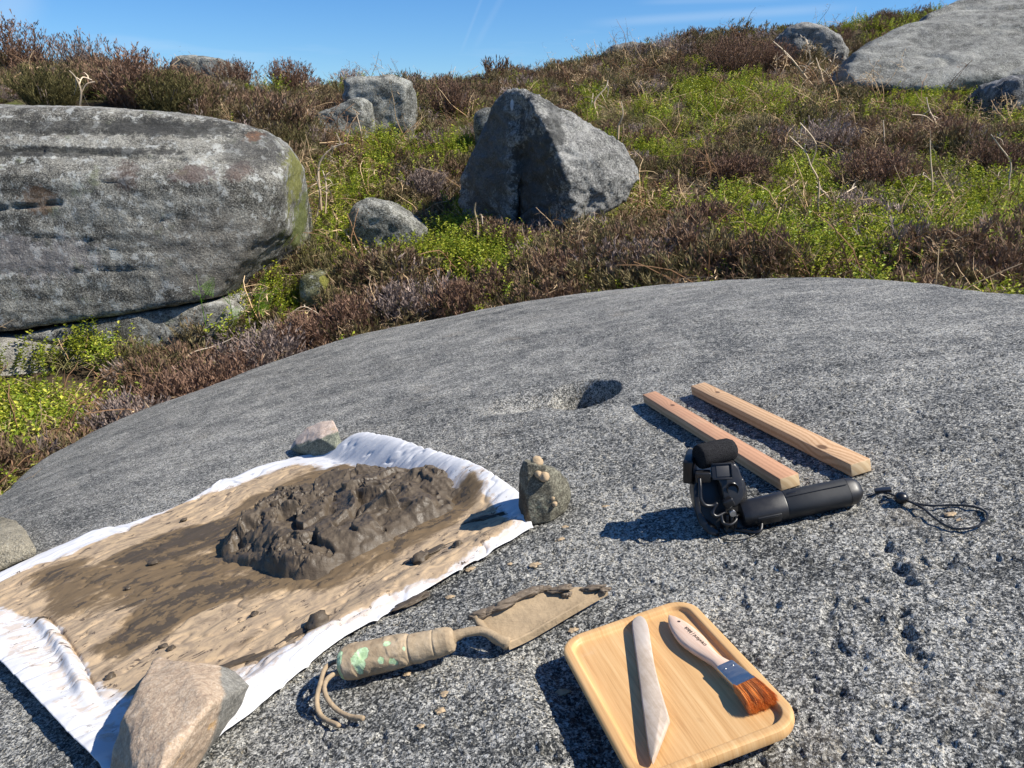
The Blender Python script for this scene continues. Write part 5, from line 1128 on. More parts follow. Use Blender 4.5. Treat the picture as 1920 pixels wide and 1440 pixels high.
def build_trowel():
    c0 = surf(740, 1225, 0); T = thing('trowel', c0); tag(T, 'garden trowel caked in dry clay, green handle showing through, cord loop at its end', 'trowel')
    a, b = surf(637, 1246, .023), surf(852, 1199, .026); ax = b - a; L = np.linalg.norm(ax); ax /= L; sd = np.cross([0, 0, 1], ax); sd /= np.linalg.norm(sd); upv = np.cross(ax, sd)
    ns, na = 160, 72; s = np.linspace(0, 1, ns); rad = np.interp(s, [0, .02, .06, .15, .4, .7, .88, .95, .985, 1], [.011, .0165, .0195, .0208, .0205, .0175, .0158, .0155, .0135, .009])
    A, Sg = np.meshgrid(np.linspace(0, 2 * math.pi, na, endpoint=False), s, indexing='xy'); A = A.ravel(); Sf = Sg.ravel(); rr = np.repeat(rad, na)
    q3 = np.stack([Sf * L, np.cos(A) * .02, np.sin(A) * .02], 1)
    rr = rr + .0011 * fbm(q3 * 45, 3, 501) + .0012 * sstep(fbm(q3 * 30 + 3, 2, 503), .05, .12) - .0015 * np.exp(-((Sf - .62) / .008) ** 2) - .0012 * np.exp(-((Sf - .83) / .006) ** 2)
    v = a + (Sf * L)[:, None] * ax + (rr * np.cos(A))[:, None] * sd + (rr * np.sin(A))[:, None] * upv
    f = [(k * na + j, k * na + (j + 1) % na, (k + 1) * na + (j + 1) % na, (k + 1) * na + j) for k in range(ns - 1) for j in range(na)] + [tuple(range(na - 1, -1, -1)), tuple((ns - 1) * na + j for j in range(na))]
    bare = np.zeros(len(v)); ph = np.degrees(A) % 360
    for s0, p0, sr, pr in [(z[0], z[1] - 92, z[2], z[3]) for z in ((.21, 245, .055, 34), (.25, 222, .06, 20), (.20, 275, .03, 18), (.40, 255, .028, 12), (.48, 268, .03, 13), (.51, 280, .02, 9), (.46, 205, .03, 10), (.03, 270, .022, 50), (.05, 215, .03, 28), (.60, 235, .012, 8))]:
        dd = np.sqrt(((Sf - s0) / sr) ** 2 + (((ph - p0 + 180) % 360 - 180) / pr) ** 2); bare = np.maximum(bare, np.clip(1.35 - dd * .85, 0, 1))
    me = mesh_np('handle', v - c0, f, coat_mat(), True, {'bare': bare}); h_ = link('handle', me, T)
    bmn = bmesh.new(); bmn.from_mesh(me); bmesh.ops.recalc_face_normals(bmn, faces=bmn.faces[:]); bmn.to_mesh(me); bmn.free()
    dry2 = clay_mat('caked_clay', (.33, .25, .16), .85, .3, .15); dark2 = clay_mat('fresh_clay', (.15, .115, .08), .6)
    nk = [surf(*q) for q in ((848, 1195, .027), (868, 1187, .029), (895, 1183, .028), (915, 1187, .025), (938, 1200, .020), (952, 1207, .016))]
    nk = catmull(nk, 6, False); v, f = tube(nk, np.interp(np.linspace(0, 1, len(nk)), [0, .1, .3, .7, 1], [.009, .0065, .0055, .0055, .008]) * (1 + .12 * perlin(P3(np.arange(len(nk)) * .45, 0 * np.arange(len(nk))), 5)), 18)
    link('neck', mesh_np('neck', v - c0, f, dry2), T)
    # blade: dished plate with a turned-up near edge
    TLp, Tp = [surf(*q) for q in ((893, 1152, .036), (945, 1133, .038), (1000, 1112, .036), (1050, 1102, .030), (1100, 1101, .022), (1138, 1105, .014))], [surf(*q) for q in ((953, 1210, .016), (990, 1193, .016), (1030, 1170, .0155), (1070, 1146, .015), (1105, 1126, .014), (1139, 1107, .0135))]
    e1, e2 = catmull(TLp, 10, False), catmull(Tp, 10, False); n = len(e1); rows = []; W_ = 24
    for k in range(n):
        t = np.linspace(0, 1, W_)[:, None]; row = e1[k] * (1 - t) + e2[k] * t; wid = np.linalg.norm(e1[k] - e2[k]); row[:, 2] -= .12 * wid * np.sin(np.pi * t[:, 0]) ; rows.append(row)
    top = np.array(rows); bot = top.copy(); bot[:, :, 2] -= .0045
    top[:, :, 2] += .0012 * fbm((top * 60).reshape(-1, 3), 3, 511).reshape(n, W_)
    # rim along the near edge
    top[:, -3:, 2] += np.array([.0015, .003, .002]) ; bot[:, -1:, 2] -= .002
    v = np.concatenate([top.reshape(-1, 3), bot.reshape(-1, 3)]); N0 = n * W_; f = []
    for k in range(n - 1):
        for j in range(W_ - 1):
            i = k * W_ + j; f.append((i, i + 1, i + W_ + 1, i + W_)); f.append((N0 + i, N0 + i + W_, N0 + i + W_ + 1, N0 + i + 1))
        for j in (0, W_ - 1):
            i = k * W_ + j; q = (i, i + W_, N0 + i + W_, N0 + i); f.append(q if j == 0 else q[::-1])
    for k in (0, n - 1):
        for j in range(W_ - 1): i = k * W_ + j; q = (i, N0 + i, N0 + i + 1, i + 1); f.append(q if k == 0 else q[::-1])
    me = mesh_np('blade', v - c0, f, dry2); bmn = bmesh.new(); bmn.from_mesh(me); bmesh.ops.recalc_face_normals(bmn, faces=bmn.faces[:]); bmn.to_mesh(me); bmn.free(); autosmooth(me, 45); link('blade', me, T)
    hl = catmull([surf(*q) for q in ((893, 1155, .036), (903, 1175, .026), (925, 1195, .020), (952, 1210, .016))], 6, False); v, f = tube(hl, .0055, 12); v = v + .0012 * fbm(v * 60, 3, 5)[:, None]; link('blade_heel', mesh_np('blade_heel', v - c0, f, dry2), T)
    # clots of clay along the far edge
    for k, (px, py, h, sx, sy, sz, a_) in enumerate(((900, 1152, .037, .016, .008, .007, .2), (925, 1142, .038, .014, .007, .006, .35), (950, 1131, .040, .018, .008, .007, .4), (985, 1114, .040, .020, .007, .007, .35), (1003, 1106, .040, .012, .006, .006, .3), (1050, 1104, .033, .016, .007, .006, .0), (1062, 1114, .025, .007, .006, .006, .2), (1112, 1102, .022, .015, .006, .005, -.1), (1132, 1106, .018, .008, .006, .005, 0), (1020, 1104, .036, .010, .005, .004, .2))):
        p = surf(px, py, h); v, f = lumpy((0, 0, 0), 1, 520 + k, 4, .75, (1, 1, 1)); v = v * [sx, sy * .8, sz * .65]; ca, sa = math.cos(a_), math.sin(a_)
        v = np.stack([v[:, 0] * ca - v[:, 1] * sa, v[:, 0] * sa + v[:, 1] * ca, v[:, 2]], 1) + p; link('clay_clot', mesh_np('clay_clot', v - c0, f, dark2), T)
    for pts in ([(636, 1240, .020), (622, 1243, .022), (608, 1256, .026), (601, 1280, .026), (594, 1310, .018), (598, 1335, .008), (612, 1350, .004), (636, 1361, .004)],
                [(636, 1262, .018), (624, 1265, .022), (612, 1276, .024), (608, 1292, .022), (615, 1312, .016), (632, 1331, .009), (655, 1343, .006), (682, 1347, .006)]):
        c_ = catmull([surf(*q) for q in pts], 9, False); v, f = tube(c_, .0030 * (1 + .18 * perlin(P3(np.arange(len(c_)) * .4, 0 * np.arange(len(c_))), 7)), 10); link('cord', mesh_np('cord', v - c0, f, dry2), T)
build_trowel()
# ------------------------------------------------------------------ action camera on its grip
def plastic(name, col, rough, scuff=.3):
    m = M(name); n = m.noise(18, 5, .7); n2 = m.noise(300, 3, .6)
    c = m.mix(m.mr(n, .5, .75, 0, scuff), col, tuple(x + .03 for x in col)); return m.done(c, m.mr(n, .3, .7, rough - .08, rough + .12), m.bump(n2, .15, .0004), .5)
mt_pl = plastic('black_plastic', (.014, .014, .015), .38); mt_gl = plastic('gloss_black_plastic', (.008, .008, .009), .34, .1); mt_rb = plastic('grip_rubber', (.022, .023, .024), .55, .5)
mf = M('foam'); fnz = mf.noise(900, 2, .7); mt_foam = mf.done(mf.mix(mf.mr(fnz, .35, .65), (.008, .008, .009), (.035, .035, .037)), 1, mf.bump(fnz, .8, .0012), .05)
mst = M('steel'); mt_steel = mst.done((.6, .6, .6), .3, None, .5, 1.)
def build_camera():
    b = surf(1350, 1002, 0); C0 = toF(np.array([0, 0, CZ])); T = thing('camera_grip', b); tag(T, 'black action camera with foam microphone on a battery grip, lying by the battens', 'camera')
    def q(px, py, dv=0.):
        dv += .042 * (1002 - py) / 160; d = toF(np.array([0, 0, CZ]) + ray(px, py)) - C0; return C0 + d * ((b[1] + dv - C0[1]) / d[1])
    def part(name, v, f, mat, par=None, bev=None, sharp=40):
        me = mesh_np(name, np.asarray(v) - b, f, mat); bm = bmesh.new(); bm.from_mesh(me); bmesh.ops.recalc_face_normals(bm, faces=bm.faces[:]); bm.to_mesh(me); bm.free()
        if bev: bevel_me(me, bev, 3)
        else: autosmooth(me, sharp)
        return link(name, me, par or T)
    def prism(pxs, dv0, dv1, dmid=None):
        P = [q(x, y, (dv0 + dv1) / 2) for x, y in pxs]; n = len(P); v = [p + [0, (dv0 - dv1) / 2, 0] for p in P] + [p - [0, (dv0 - dv1) / 2, 0] for p in P]
        return v, [tuple(range(n)), tuple(range(2 * n - 1, n - 1, -1))] + [(i, (i + 1) % n, n + (i + 1) % n, n + i) for i in range(n)]
    def obox(px, py, dv, a, bb, c, rz=0, ry=0, rx=0):
        m_ = Matrix.Rotation(rz, 3, 'Z') @ Matrix.Rotation(ry, 3, 'Y') @ Matrix.Rotation(rx, 3, 'X')
        return boxvf(q(px, py, dv), np.array(m_ @ Vector((a, 0, 0))), np.array(m_ @ Vector((0, bb, 0))), np.array(m_ @ Vector((0, 0, c))))
    # grip
    G = [q(1394, 966, .0), q(1472, 950, .006), q(1606, 920, .02)]; G = [surf(1395, 964, .0205), surf(1472, 948, .0215), surf(1607, 919, .0205)]
    ax = G[2] - G[0]; L = np.linalg.norm(ax); ax /= L; sd = np.cross([0, 0, 1], ax); sd /= np.linalg.norm(sd); upv = np.cross(ax, sd)
    def lathe(prof, na=48, squash=1.0, bulge=.0):
        vs = []; 
        for s, r in prof:
            for k in range(na):
                a = 2 * math.pi * k / na; rr = r * (1 + .05 * math.cos(4 * a)); vs.append(G[0] + ax * s + sd * math.cos(a) * rr + upv * math.sin(a) * rr * squash)
        n = len(prof); return np.array(vs), [(k * na + j, k * na + (j + 1) % na, (k + 1) * na + (j + 1) % na, (k + 1) * na + j) for k in range(n - 1) for j in range(na)] + [tuple(range(na)), tuple((n - 1) * na + j for j in range(na))]
    J = np.linalg.norm(G[1] - G[0])
    v, f = lathe([(-.004, .0145), (-.003, .0165), (.002, .0185), (.010, .0194), (J - .002, .0204), (J - .0006, .0198)]); gr = part('grip_head', v, f, mt_pl)
    v, f = lathe([(J - .002, .0185), (J, .0198), (J + .001, .0205), (J + .05, .0203), (L - .018, .0196), (L - .0155, .0196), (L - .0152, .0188)]); gb = part('grip_body', v, f, mt_rb)
    v, f = lathe([(L - .0154, .0186), (L - .015, .0195), (L - .006, .0185), (L, .0155), (L + .004, .0105), (L + .0055, .004)]); ec = part('end_cap', v, f, mt_pl)
    for a_, nm in ((58, 'seam'), (60, 'seam')):
        if a_ == 60: break
        a = R(180 - a_); pts = [G[0] + ax * s + (sd * math.cos(a) + upv * math.sin(a)) * .0204 for s in np.linspace(J + .002, L - .017, 12)]; v, f = tube(pts, .0005, 6); part('seam', v, f, mt_gl, gb)
    a = R(104); cen = G[0] + ax * (J + .010) + (sd * math.cos(a) + upv * math.sin(a)) * .0203; ra = sd * math.cos(a) + upv * math.sin(a); tn = np.cross(ax, ra)
    v, f = boxvf(cen, ax * .007, tn * .0028, ra * .0008); part('power_button', v, f, mt_gl, gb, .0006)
    a = R(200); ra = sd * math.cos(a) + upv * math.sin(a); tn = np.cross(ax, ra); cen = G[0] + ax * (.030) + ra * .0192
    v, f = boxvf(cen, ax * .017, tn * .0075, ra * .0018); pp = part('port_cover', v, f, mt_pl, gr, .0015); v, f = boxvf(cen + ra * .0019, ax * .013, tn * .005, ra * .0004); part('port_panel', v, f, mt_gl, gr, .0003)
    a = R(188); ra = sd * math.cos(a) + upv * math.sin(a); tn = np.cross(ax, ra); v, f = boxvf(G[0] + ax * (J + .026) + ra * .0203, ax * .009, tn * .0009, ra * .0003); part('embossed_mark', v, f, plastic('worn_rubber', (.07, .07, .07), .5), gb)
    # camera housing
    v, f = prism([(1303, 893), (1312, 884), (1345, 880), (1385, 884), (1391, 905), (1392, 925), (1384, 948), (1368, 965), (1352, 985), (1335, 996), (1318, 985), (1306, 962), (1299, 930)], .012, .068); hb = part('camera_body', v, f, mt_pl, None, .004)
    # frame: left bow and right shoulder standing in front of it
    v, f = prism([(1298, 912), (1305, 897), (1312, 899), (1309, 925), (1312, 955), (1326, 978), (1345, 990), (1345, 1001), (1326, 997), (1309, 978), (1300, 948)], -.004, .014); part('frame_bow', v, f, mt_gl, None, .0015)
    v, f = prism([(1335, 880), (1348, 868), (1374, 863), (1381, 872), (1390, 900), (1392, 922), (1386, 938), (1374, 946), (1362, 943), (1352, 930), (1347, 905)], -.010, .016); sh = part('microphone_housing', v, f, mt_pl, None, .003)
    c = q(1374, 917, -.0095); v, f = [], []
    rg_ = [(0.0102, .0), (.0092, -.0012), (.0082, .0002), (.006, .0022), (.0, .003)]
    na = 28; v = [c + np.array([r * math.cos(2 * math.pi * k / na) * .85, dz, r * math.sin(2 * math.pi * k / na)]) for r, dz in rg_ for k in range(na)]
    f = [(i * na + k, i * na + (k + 1) % na, (i + 1) * na + (k + 1) % na, (i + 1) * na + k) for i in range(len(rg_) - 1) for k in range(na)]; part('lens_recess', v, f, mt_gl, sh)
    # shoe plate on its shoulder, tilted to the camera
    v, f = obox(1353, 884, -.013, .0145, .0022, .0115, 0, R(10), R(-25)); pl = part('shoe_plate', v, f, mt_pl, None, .001)
    for dx, dz, aa, cc in ((0, .0105, .014, .0012), (0, -.0105, .014, .0012), (.0135, 0, .0012, .0105)):
        m_ = Matrix.Rotation(R(10), 3, 'Y') @ Matrix.Rotation(R(-25), 3, 'X'); o_ = np.array(m_ @ Vector((dx, -.003, dz)))
        v, f = boxvf(q(1353, 884, -.013) + o_, np.array(m_ @ Vector((aa, 0, 0))), np.array(m_ @ Vector((0, .0016, 0))), np.array(m_ @ Vector((0, 0, cc)))); part('shoe_rail', v, f, mt_gl, pl, .0005)
    m_ = Matrix.Rotation(R(10), 3, 'Y') @ Matrix.Rotation(R(-25), 3, 'X'); v, f = boxvf(q(1353, 884, -.013) + np.array(m_ @ Vector((.001, -.0024, 0))), np.array(m_ @ Vector((.009, 0, 0))), np.array(m_ @ Vector((0, .0006, 0))), np.array(m_ @ Vector((0, 0, .0075)))); part('shoe_spring', v, f, plastic('grey_metal', (.03, .03, .032), .5), pl, .0004)
    v, f = obox(1318, 893, -.006, .0105, .007, .0075, R(-10), R(8)); part('plug', v, f, mt_pl, None, .0015)
    v, f = obox(1294, 874, .024, .0075, .024, .018, R(-20), R(10)); part('side_module', v, f, mt_gl, None, .003)
    # foam windscreen
    a, e = q(1310, 857, .0), q(1368, 843, .014); d = e - a; Lf = np.linalg.norm(d); d /= Lf; s1 = np.cross(d, [0, 0, 1.]); s1 /= np.linalg.norm(s1); s2 = np.cross(s1, d)
    prof = [(-.001, .001), (-.001, .0155), (.0005, .0172), (.003, .018), (Lf * .6, .0182), (Lf - .002, .0172), (Lf + .004, .0145), (Lf + .008, .009), (Lf + .0095, .001)]; na = 40; v = []; f = []
    pr = []
    for k in range(len(prof) - 1):
        for t in np.linspace(0, 1, 5)[:-1]: pr.append((prof[k][0] * (1 - t) + prof[k + 1][0] * t, prof[k][1] * (1 - t) + prof[k + 1][1] * t))
    pr.append(prof[-1])
    for s, r in pr:
        for k in range(na): t = 2 * math.pi * k / na; v.append(a + d * s + (s1 * math.cos(t) + s2 * math.sin(t)) * r)
    f = [(i * na + k, i * na + (k + 1) % na, (i + 1) * na + (k + 1) % na, (i + 1) * na + k) for i in range(len(pr) - 1) for k in range(na)] + [tuple(range(na)), tuple((len(pr) - 1) * na + k for k in range(na))]
    v = np.array(v); v = v + .0004 * fbm(v * 300, 2, 5)[:, None]; part('foam_windscreen', v, f, mt_foam)
    # cables and joint
    def cable(pp, r, name='cable', mat=mt_gl): c_ = catmull(pp, 7, False); v, f = tube(c_, r, 12); return part(name, v, f, mat)
    cable([q(1312, 898, -.010), q(1313, 915, -.014), q(1314, 935, -.015), q(1322, 947, -.014), q(1336, 948, -.012), q(1344, 944, -.012), q(1338, 955, -.012), q(1337, 964, -.013), q(1345, 968, -.013), q(1360, 960, -.010)], .0026)
    cable([q(1352, 965, -.012), q(1356, 980, -.014), q(1368, 984, -.016), q(1378, 978, -.014), q(1383, 968, -.010)], .0024)
    cable([q(1372, 985, -.014), surf(1376, 992, .006), surf(1392, 995, .004), surf(1415, 999, .003), surf(1426, 994, .005), surf(1428, 982, .010)], .0026)
    cable([surf(1345, 1000, .003), surf(1352, 1010, .002), surf(1375, 1014, .002), surf(1398, 1010, .002), surf(1415, 1002, .002)], .0008)
    v, f = obox(1366, 943, -.014, .0075, .005, .0065, 0, R(-15)); part('latch', v, f, mt_gl, None, .0022)
    for px in (1361, 1369, 1377):
        v, f = obox(px, 975, -.004, .0022, .009, .011, 0, R(12)); part('hinge_finger', v, f, mt_pl, None, .001)
    v, f = prism([(1352, 985), (1362, 970), (1386, 965), (1398, 972), (1398, 990), (1380, 996), (1358, 998)], -.002, .020); part('hinge_base', v, f, mt_pl, None, .003)
    c = q(1374, 963, -.017); na = 24; v = [c + np.array([r * math.cos(2 * math.pi * k / na), y_, r * math.sin(2 * math.pi * k / na)]) for r, y_ in ((.0045, .006), (.0050, .0), (.0044, -.0012), (.001, -.0014)) for k in range(na)]
    f = [(i * na + k, i * na + (k + 1) % na, (i + 1) * na + (k + 1) % na, (i + 1) * na + k) for i in range(3) for k in range(na)] + [tuple(3 * na + k for k in range(na)), tuple(range(na))]; part('thumb_screw', v, f, mt_steel)
    # wrist strap trailing from the end cap
    c_ = [surf(1620, 930, .012), surf(1632, 928, .004), surf(1645, 921, .004)]; v, f = tube(catmull(c_, 6, False), .0006, 6); st = part('wrist_strap', v, f, mt_pl)
    p = surf(1655, 919, .004); v, f = boxvf(p, np.array([.0105, -.003, 0]), np.array([.0016, .005, 0]), (0, 0, .0022)); part('strap_tab', v, f, mt_pl, st, .0008)
    p = surf(1690, 934, .008); v, f = lumpy(p, .0092, 3, 3, 0, (1, 1, .9)); part('toggle', v, f, mt_gl, st)
    lp = catmull([surf(*z) for z in ((1664, 924, .004), (1690, 934, .006), (1712, 943, .006), (1745, 948, .004), (1790, 947, .003), (1830, 951, .004), (1851, 963, .005), (1846, 979, .004), (1820, 990, .003), (1785, 990, .003), (1757, 975, .005), (1730, 953, .007), (1700, 938, .007))], 8, False)
    v, f = tube(lp, .0015, 8); part('strap_loop', v, f, mt_pl, st)
build_camera()
# ------------------------------------------------------------------ plants that can be told apart
def bush(px, py_base, py_top, wpx, seed, mats, label, Yoff=0., n=260, lean=.8, Yset=None, cat='heather bush', grp='heather bushes on the skyline'):
    x, Y = cast(px, py_base) if Yset is None else (None, Yset)
    Y += Yoff; x = ray(px, py_base)[0] / ray(px, py_base)[1] * Y; z = float(terrain([x], [Y])[0]); top = bgp(px, py_top, Y)[2]; h = max((top - z) * (1.12 if 'skyline' in grp else 1.3), .2); r = wpx / 1443 * Y * .5
    p = bush_mesh(seed, h, r, int(n * .8)); mats = mt_bush if mats is mt_heath else mats
    p2 = Plant(seed + 1)
    for _ in range(14):
        a = p2.r.uniform(0, 6.28); d = Vector((math.cos(a) * r / h * .9, math.sin(a) * r / h * .9, 1)).normalized(); pts = [Vector((0, 0, -.05))]
        for k in range(3): d = (d + Vector((p2.r.gauss(0, .15), p2.r.gauss(0, .15), .1))).normalized(); pts.append(pts[-1] + d * h * .25)
        p2.tube(pts, .006, .002, 4)
    T = empty('heather_bush', Matrix.Translation((x, Y, z - .03))); tag(T, label, cat, grp)
    link('sprays', p.mesh('sprays', [mats]), T); link('stems', p2.mesh('stems', [mt_heath_g]), T)
for a_ in [((40, 150, 26, 130), 1, mt_heath, 'tall straggly brown heather bush at the left end of the skyline', 0, 330), ((155, 150, 46, 85), 2, mt_heath_g, 'thin grey heather bush with open twigs against the sky, second along the skyline', 0, 150),
           ((250, 190, 74, 120), 3, mt_heath, 'dense brown heather bush on the skyline above the huge layered block', 0, 330), ((315, 212, 118, 120), 4, mt_heath_o, 'olive brown heather bush overhanging the top of the huge layered block', 0, 380), ((95, 195, 118, 140), 5, mt_heath_o, 'low olive heather bush just behind the left top of the huge layered block', 0, 330),
           ((440, 165, 102, 80), 6, mt_heath, 'reddish heather bush right of the flat boulder on the skyline', 0, 240), ((545, 165, 106, 90), 7, mt_heath, 'reddish brown heather bush between the flat boulder and the square boulder', 0, 260), ((660, 165, 122, 60), 8, mt_heath_g, 'small grey heather bush behind the upright square boulder', .5, 160),
           ((1265, 110, 58, 90), 9, mt_heath_g, 'pale grey twiggy heather bush on the skyline right of the middle boulder', 0, 200), ((1370, 140, 66, 130), 10, mt_heath, 'wide dark brown heather bush below the skyline, left of the domed boulder', 0, 420), ((1445, 130, 72, 100), 11, mt_heath, 'dark heather bush touching the domed boulder from the left', 0, 330)]:
    bush(*a_[0], a_[1], a_[2], a_[3], a_[4], a_[5])
for a_ in [((845, 220, 150, 95), 21, mt_heath, 'round dark brown heather bush behind the left shoulder of the pointed boulder', 260), ((1385, 350, 290, 110), 22, mt_heath, 'rounded brown heather clump in the green right of the pointed boulder', 300), ((1640, 365, 280, 130), 23, mt_heath, 'broad brown heather clump in the middle of the bilberry on the right', 360),
           ((1780, 280, 225, 110), 24, mt_heath, 'brown heather clump under the great slab', 260), ((1540, 290, 225, 100), 25, mt_heath_g, 'greyish heather clump with pinkish twigs left of the one under the great slab', 260), ((800, 365, 318, 85), 26, mt_heath_g, 'small grey heather clump between the small rounded boulder and the pointed boulder', 200),
           ((1320, 430, 375, 90), 27, mt_heath, 'low brown heather clump right of the foot of the pointed boulder', 240), ((1600, 410, 362, 80), 28, mt_heath_g, 'low grey heather clump just before the broad brown clump', 200), ((1860, 330, 265, 110), 29, mt_heath, 'brown heather clump near the right edge above the bilberry', 260)]:
    bush(*a_[0], a_[1], a_[2], a_[3], 0, a_[4], grp='heather clumps among the bilberry')
def stalk(paths, label, Y=None, w=.0055, twigs=6, seed=1, mat=None, name='dead_bracken_stalk', curls=True):
    bx, by = paths[0][0]
    if Y is None: _, Y = cast(bx, by)
    p = Plant(seed); base = bgp(bx, by, Y) ; base[2] -= .12; wd = 1.5 * w * (Y / 6) ** .5
    for j, pa in enumerate(paths):
        dy = np.linspace(0, p.r.uniform(-.15, .15), len(pa)); c = catmull([bgp(x, y, Y + d_) - base for (x, y), d_ in zip(pa, dy)], 5, False)
        if j == 0: c = np.concatenate([[c[0] - [0, 0, .14]], c])
        p.tube([Vector(q) for q in c], wd * (1 if j == 0 else .7), wd * .35, 4)
        for k in range(twigs if curls else 0):
            i = p.r.randrange(len(c) // 3, len(c) - 1); s0 = Vector(c[i]); d = Vector((p.r.gauss(0, 1), p.r.gauss(0, .7), p.r.gauss(.1, .7))).normalized(); pts = [s0]
            for _ in range(4): d = (d + Vector((p.r.gauss(0, .3), p.r.gauss(0, .3), p.r.gauss(-.15, .25)))).normalized(); pts.append(pts[-1] + d * p.r.uniform(.015, .04) * Y / 6)
            p.blade(pts, wd * 1.1, .6, 1)
    o = link(name, p.mesh(name, [mat or mt_stalk])); o.matrix_world = Matrix.Translation(base); tag(o, label, 'dead bracken', 'dead bracken stalks standing over the heather')

for k, (a_, lb) in enumerate([((255, 790, 742, 130, 3.55), 'brown heather clump at the left edge of the slab, lowest along the rim'), ((330, 750, 702, 130, 3.85), 'brown heather clump on the slab rim just below the wedge shaped slab'), ((420, 715, 660, 140, 4.1), 'wide brown heather clump on the slab rim under the tall fern'),
      ((500, 680, 618, 130, 4.4), 'brown heather clump on the slab rim below the leafy fern'), ((585, 650, 590, 130, 4.7), 'reddish heather clump on the slab rim below the small mossy stone'), ((665, 620, 558, 130, 4.85), 'brown heather clump on the slab rim below the small rounded boulder'),
      ((760, 600, 535, 130, 4.9), 'brown heather clump on the slab rim left of the foot of the pointed boulder'), ((860, 585, 528, 110, 4.8), 'small heather clump on the slab rim before the bilberry at the pointed boulder'), ((1080, 545, 470, 170, 4.9), 'broad brown heather clump on the slab rim in front of the pointed boulder'),
      ((1210, 530, 455, 150, 4.7), 'greyish brown heather clump on the slab rim right of the pointed boulder foot'), ((1340, 525, 468, 150, 4.5), 'brown heather clump on the slab rim near the middle of the far edge'), ((1860, 545, 475, 150, 3.9), 'heather clump on the slab rim at the right edge')]):
    bush(a_[0], a_[1], a_[2], a_[3], 60 + k, mt_heath if k % 3 else mt_heath_g, lb, 0, 300, Yset=a_[4], grp='heather clumps along the rim of the slab')
mt_stalk = plant_mat('bleached_stalk', (.42, .31, .20), (.55, .43, .30), (.60, .50, .38), .8, 0, .2)
stalk([[(150, 198), (152, 170), (142, 145), (130, 132)], [(152, 175), (162, 158), (178, 153)], [(148, 160), (155, 145), (172, 150)]], 'pale forked stalk standing on top of the huge layered block', 6.6, .006, 2, 1)
stalk([[(1530, 170), (1500, 130), (1475, 100), (1450, 78)], [(1505, 138), (1520, 110), (1508, 68)]], 'long bleached stalk leaning left below the domed boulder', None, .008, 8, 2)
stalk([[(1548, 170), (1540, 140), (1530, 108)], [(1540, 140), (1560, 120), (1566, 95)]], 'twisted bleached stalk tangled right of the long leaning one', None, .008, 8, 3)
stalk([[(1746, 378), (1748, 340), (1745, 300), (1744, 262)], [(1747, 340), (1730, 328), (1708, 332)]], 'upright tan stalk with one withered leaf in the bilberry at the right', None, .006, 1, 4)
stalk([[(1765, 262), (1755, 232), (1742, 205), (1737, 182)], [(1755, 235), (1735, 218), (1710, 215)]], 'forked bleached stalk under the great slab', None, .007, 4, 5)
stalk([[(1893, 385), (1892, 340), (1895, 305), (1875, 275), (1858, 252)]], 'tall bent stalk near the right edge, above the bilberry', None, .006, 4, 6)
stalk([[(1495, 408), (1520, 388), (1560, 378), (1605, 372)], [(1560, 378), (1585, 362), (1605, 350)], [(1560, 378), (1545, 360), (1530, 350)]], 'white curved branching stalk lying flat in the bilberry right of centre', None, .008, 5, 7)
stalk([[(1535, 420), (1534, 380), (1535, 340), (1520, 310), (1510, 285), (1480, 255)], [(1520, 310), (1530, 270), (1500, 230)]], 'thin branching grey stalk rising above the white one lying in the bilberry', None, .006, 5, 8)
stalk([[(1657, 292), (1658, 260), (1656, 225)]], 'straight short stalk between the two clumps below the great slab', None, .006, 0, 9)
stalk([[(332, 705), (345, 680), (365, 660), (400, 650), (435, 635)], [(365, 660), (352, 668), (345, 690)]], 'curved pale stalk in the brown heather below the huge layered block', None, .006, 3, 10)
stalk([[(437, 705), (438, 685), (436, 665)]], 'short upright stalk at the edge of the rock slab on the left', None, .005, 1, 11)
stalk([[(625, 645), (600, 622), (580, 608)]], 'short pale stalk leaning left over the edge of the rock slab', None, .005, 0, 12)
stalk([[(535, 655), (520, 625), (505, 600)], [(528, 620), (545, 590), (570, 575), (600, 590)]], 'thin arching stalk in the heather left of the short leaning stalk', None, .005, 3, 13)
stalk([[(895, 415), (890, 395), (892, 380)], [(893, 410), (902, 402), (905, 420)]], 'broken brown stalk at the foot of the pointed boulder', 5.9, .006, 1, 14)
stalk([[(680, 495), (665, 465), (645, 430)], [(600, 470), (640, 500), (690, 490)]], 'brown stalk leaning against the small rounded boulder', 6., .006, 3, 15)
stalk([[(680, 270), (675, 240), (668, 212)]], 'thin upright stalk before the low flat boulder', 8.5, .006, 0, 16)
stalk([[(600, 360), (598, 310), (620, 280), (650, 268)], [(610, 400), (612, 350), (605, 320)], [(590, 420), (600, 370), (592, 330)]], 'tall tangle of tan bracken stalks right of the mossy shoulder of the block', 6.4, .007, 12, 17)
stalk([[(1160, 235), (1168, 215), (1165, 190)]], 'small stalk above the right slope of the pointed boulder', 8.5, .006, 0, 18)
stalk([[(1120, 215), (1115, 190), (1135, 165), (1140, 150)], [(1100, 225), (1108, 200), (1112, 175)]], 'pair of bleached stalks behind the peak of the pointed boulder', None, .007, 5, 19)
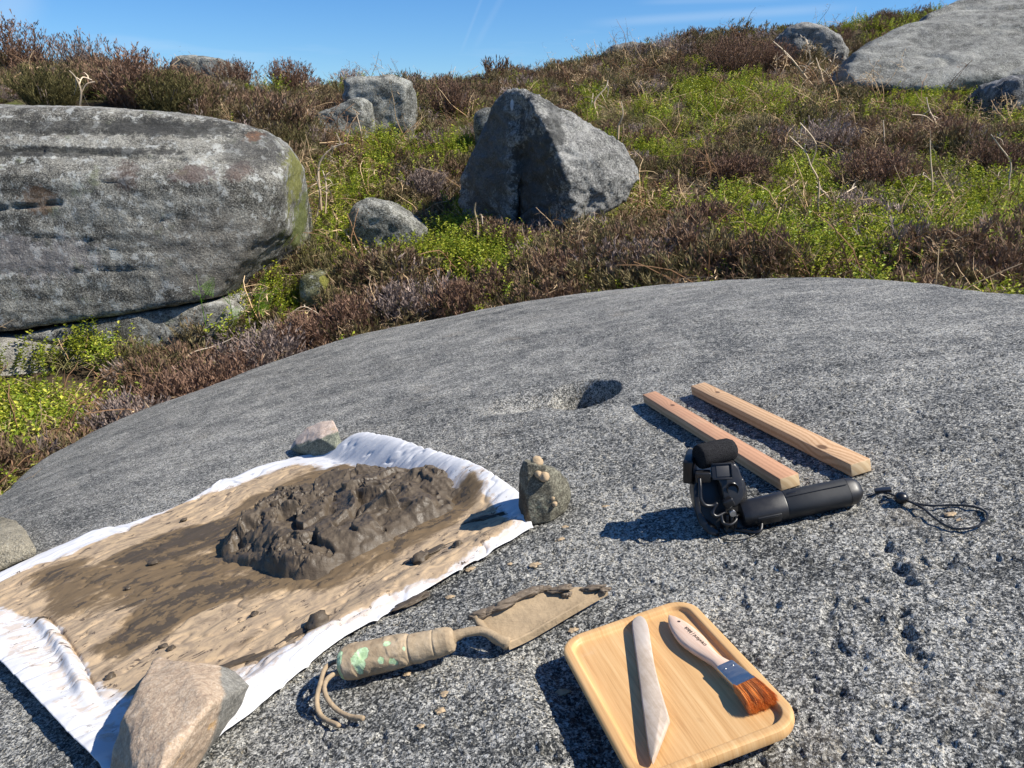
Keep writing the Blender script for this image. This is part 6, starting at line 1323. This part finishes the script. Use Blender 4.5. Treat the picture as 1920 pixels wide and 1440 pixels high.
def frond(root, tip, bend, n, L, p, up=(0, -1, .3)):
    a, b = Vector(root), Vector(tip); mid = (a + b) / 2 + Vector(bend); pts = [a.lerp(mid, t).lerp(mid.lerp(b, t), t) for t in np.linspace(0, 1, 9)]
    p.tube(pts, .003, .0010, 5, 0, .6)
    for k in range(n):
        t = .35 + .65 * k / n; q = t * 7.99; i = int(q); c = pts[i].lerp(pts[i + 1], q - i); ax = (pts[i + 1] - pts[i]).normalized(); sd = ax.cross(Vector(up)).normalized(); l = L * (1.05 - t) * 1.6 + .006
        for s in (-1, 1):
            d = (sd * s + ax * .45).normalized()
            for j in range(5): p.leaf(c + d * l * j / 5, (d + ax * (.9 if j % 2 else -.5)).normalized(), up, l * .3, l * .09, .6 + .4 * p.r.random(), 0)
def fern(fr, label, Y, seed=1):
    p = Plant(seed); base = bgp(*fr[0][0], Y); base[2] -= .02
    for r_, t_, bd, n, L in fr: frond(bgp(*r_, Y) - base, bgp(*t_, Y - .05) - base, bd, n, L, p)
    o = link('fern', p.mesh('fern', [mt_fern])); o.matrix_world = Matrix.Translation(base); tag(o, label, 'fern', 'young ferns at the foot of the huge block')
fern([((386, 612), (368, 515), (.0, 0, .0), 5, .012), ((378, 565), (402, 520), (.0, 0, .0), 10, .040), ((376, 555), (360, 545), (0, 0, 0), 5, .02)], 'young green fern on a tall bare stem before the huge layered block', 4.62, 1)
fern([((437, 600), (427, 545), (.0, 0, .0), 5, .014), ((430, 570), (418, 556), (0, 0, 0), 4, .014)], 'smaller thin fern stem right of the tall fern', 4.75, 2)
fern([((470, 590), (520, 545), (0, 0, .03), 12, .05), ((470, 590), (500, 505), (.02, 0, 0), 12, .045), ((465, 592), (430, 585), (0, 0, .02), 8, .04), ((475, 590), (500, 570), (0, 0, .01), 10, .04)], 'leafy bright green fern under the undercut corner of the huge block', 4.95, 3)
p = Plant(9); pts = [Vector((0, 0, -.05)), Vector((.0, 0, .06)), Vector((.005, 0, .13)), Vector((0, 0, .19))]; p.tube(pts, .003, .0012, 5, mi=0)
for k in range(44):
    q = p.r.uniform(.6, 2.99); i = int(q); a = k * 2.4; p.leaf(pts[i].lerp(pts[i + 1], q - i), (math.cos(a), math.sin(a), .6), (0, 0, 1), .022, .013, p.r.random(), 1)
b_ = bgp(86, 712, 3.9); o = link('bilberry_sprig', p.mesh('bilberry_sprig', [mt_bstem, mt_bleaf])); o.matrix_world = Matrix.Translation(b_); tag(o, 'upright bilberry sprig before the smooth olive grey bottom rock', 'bilberry sprig')
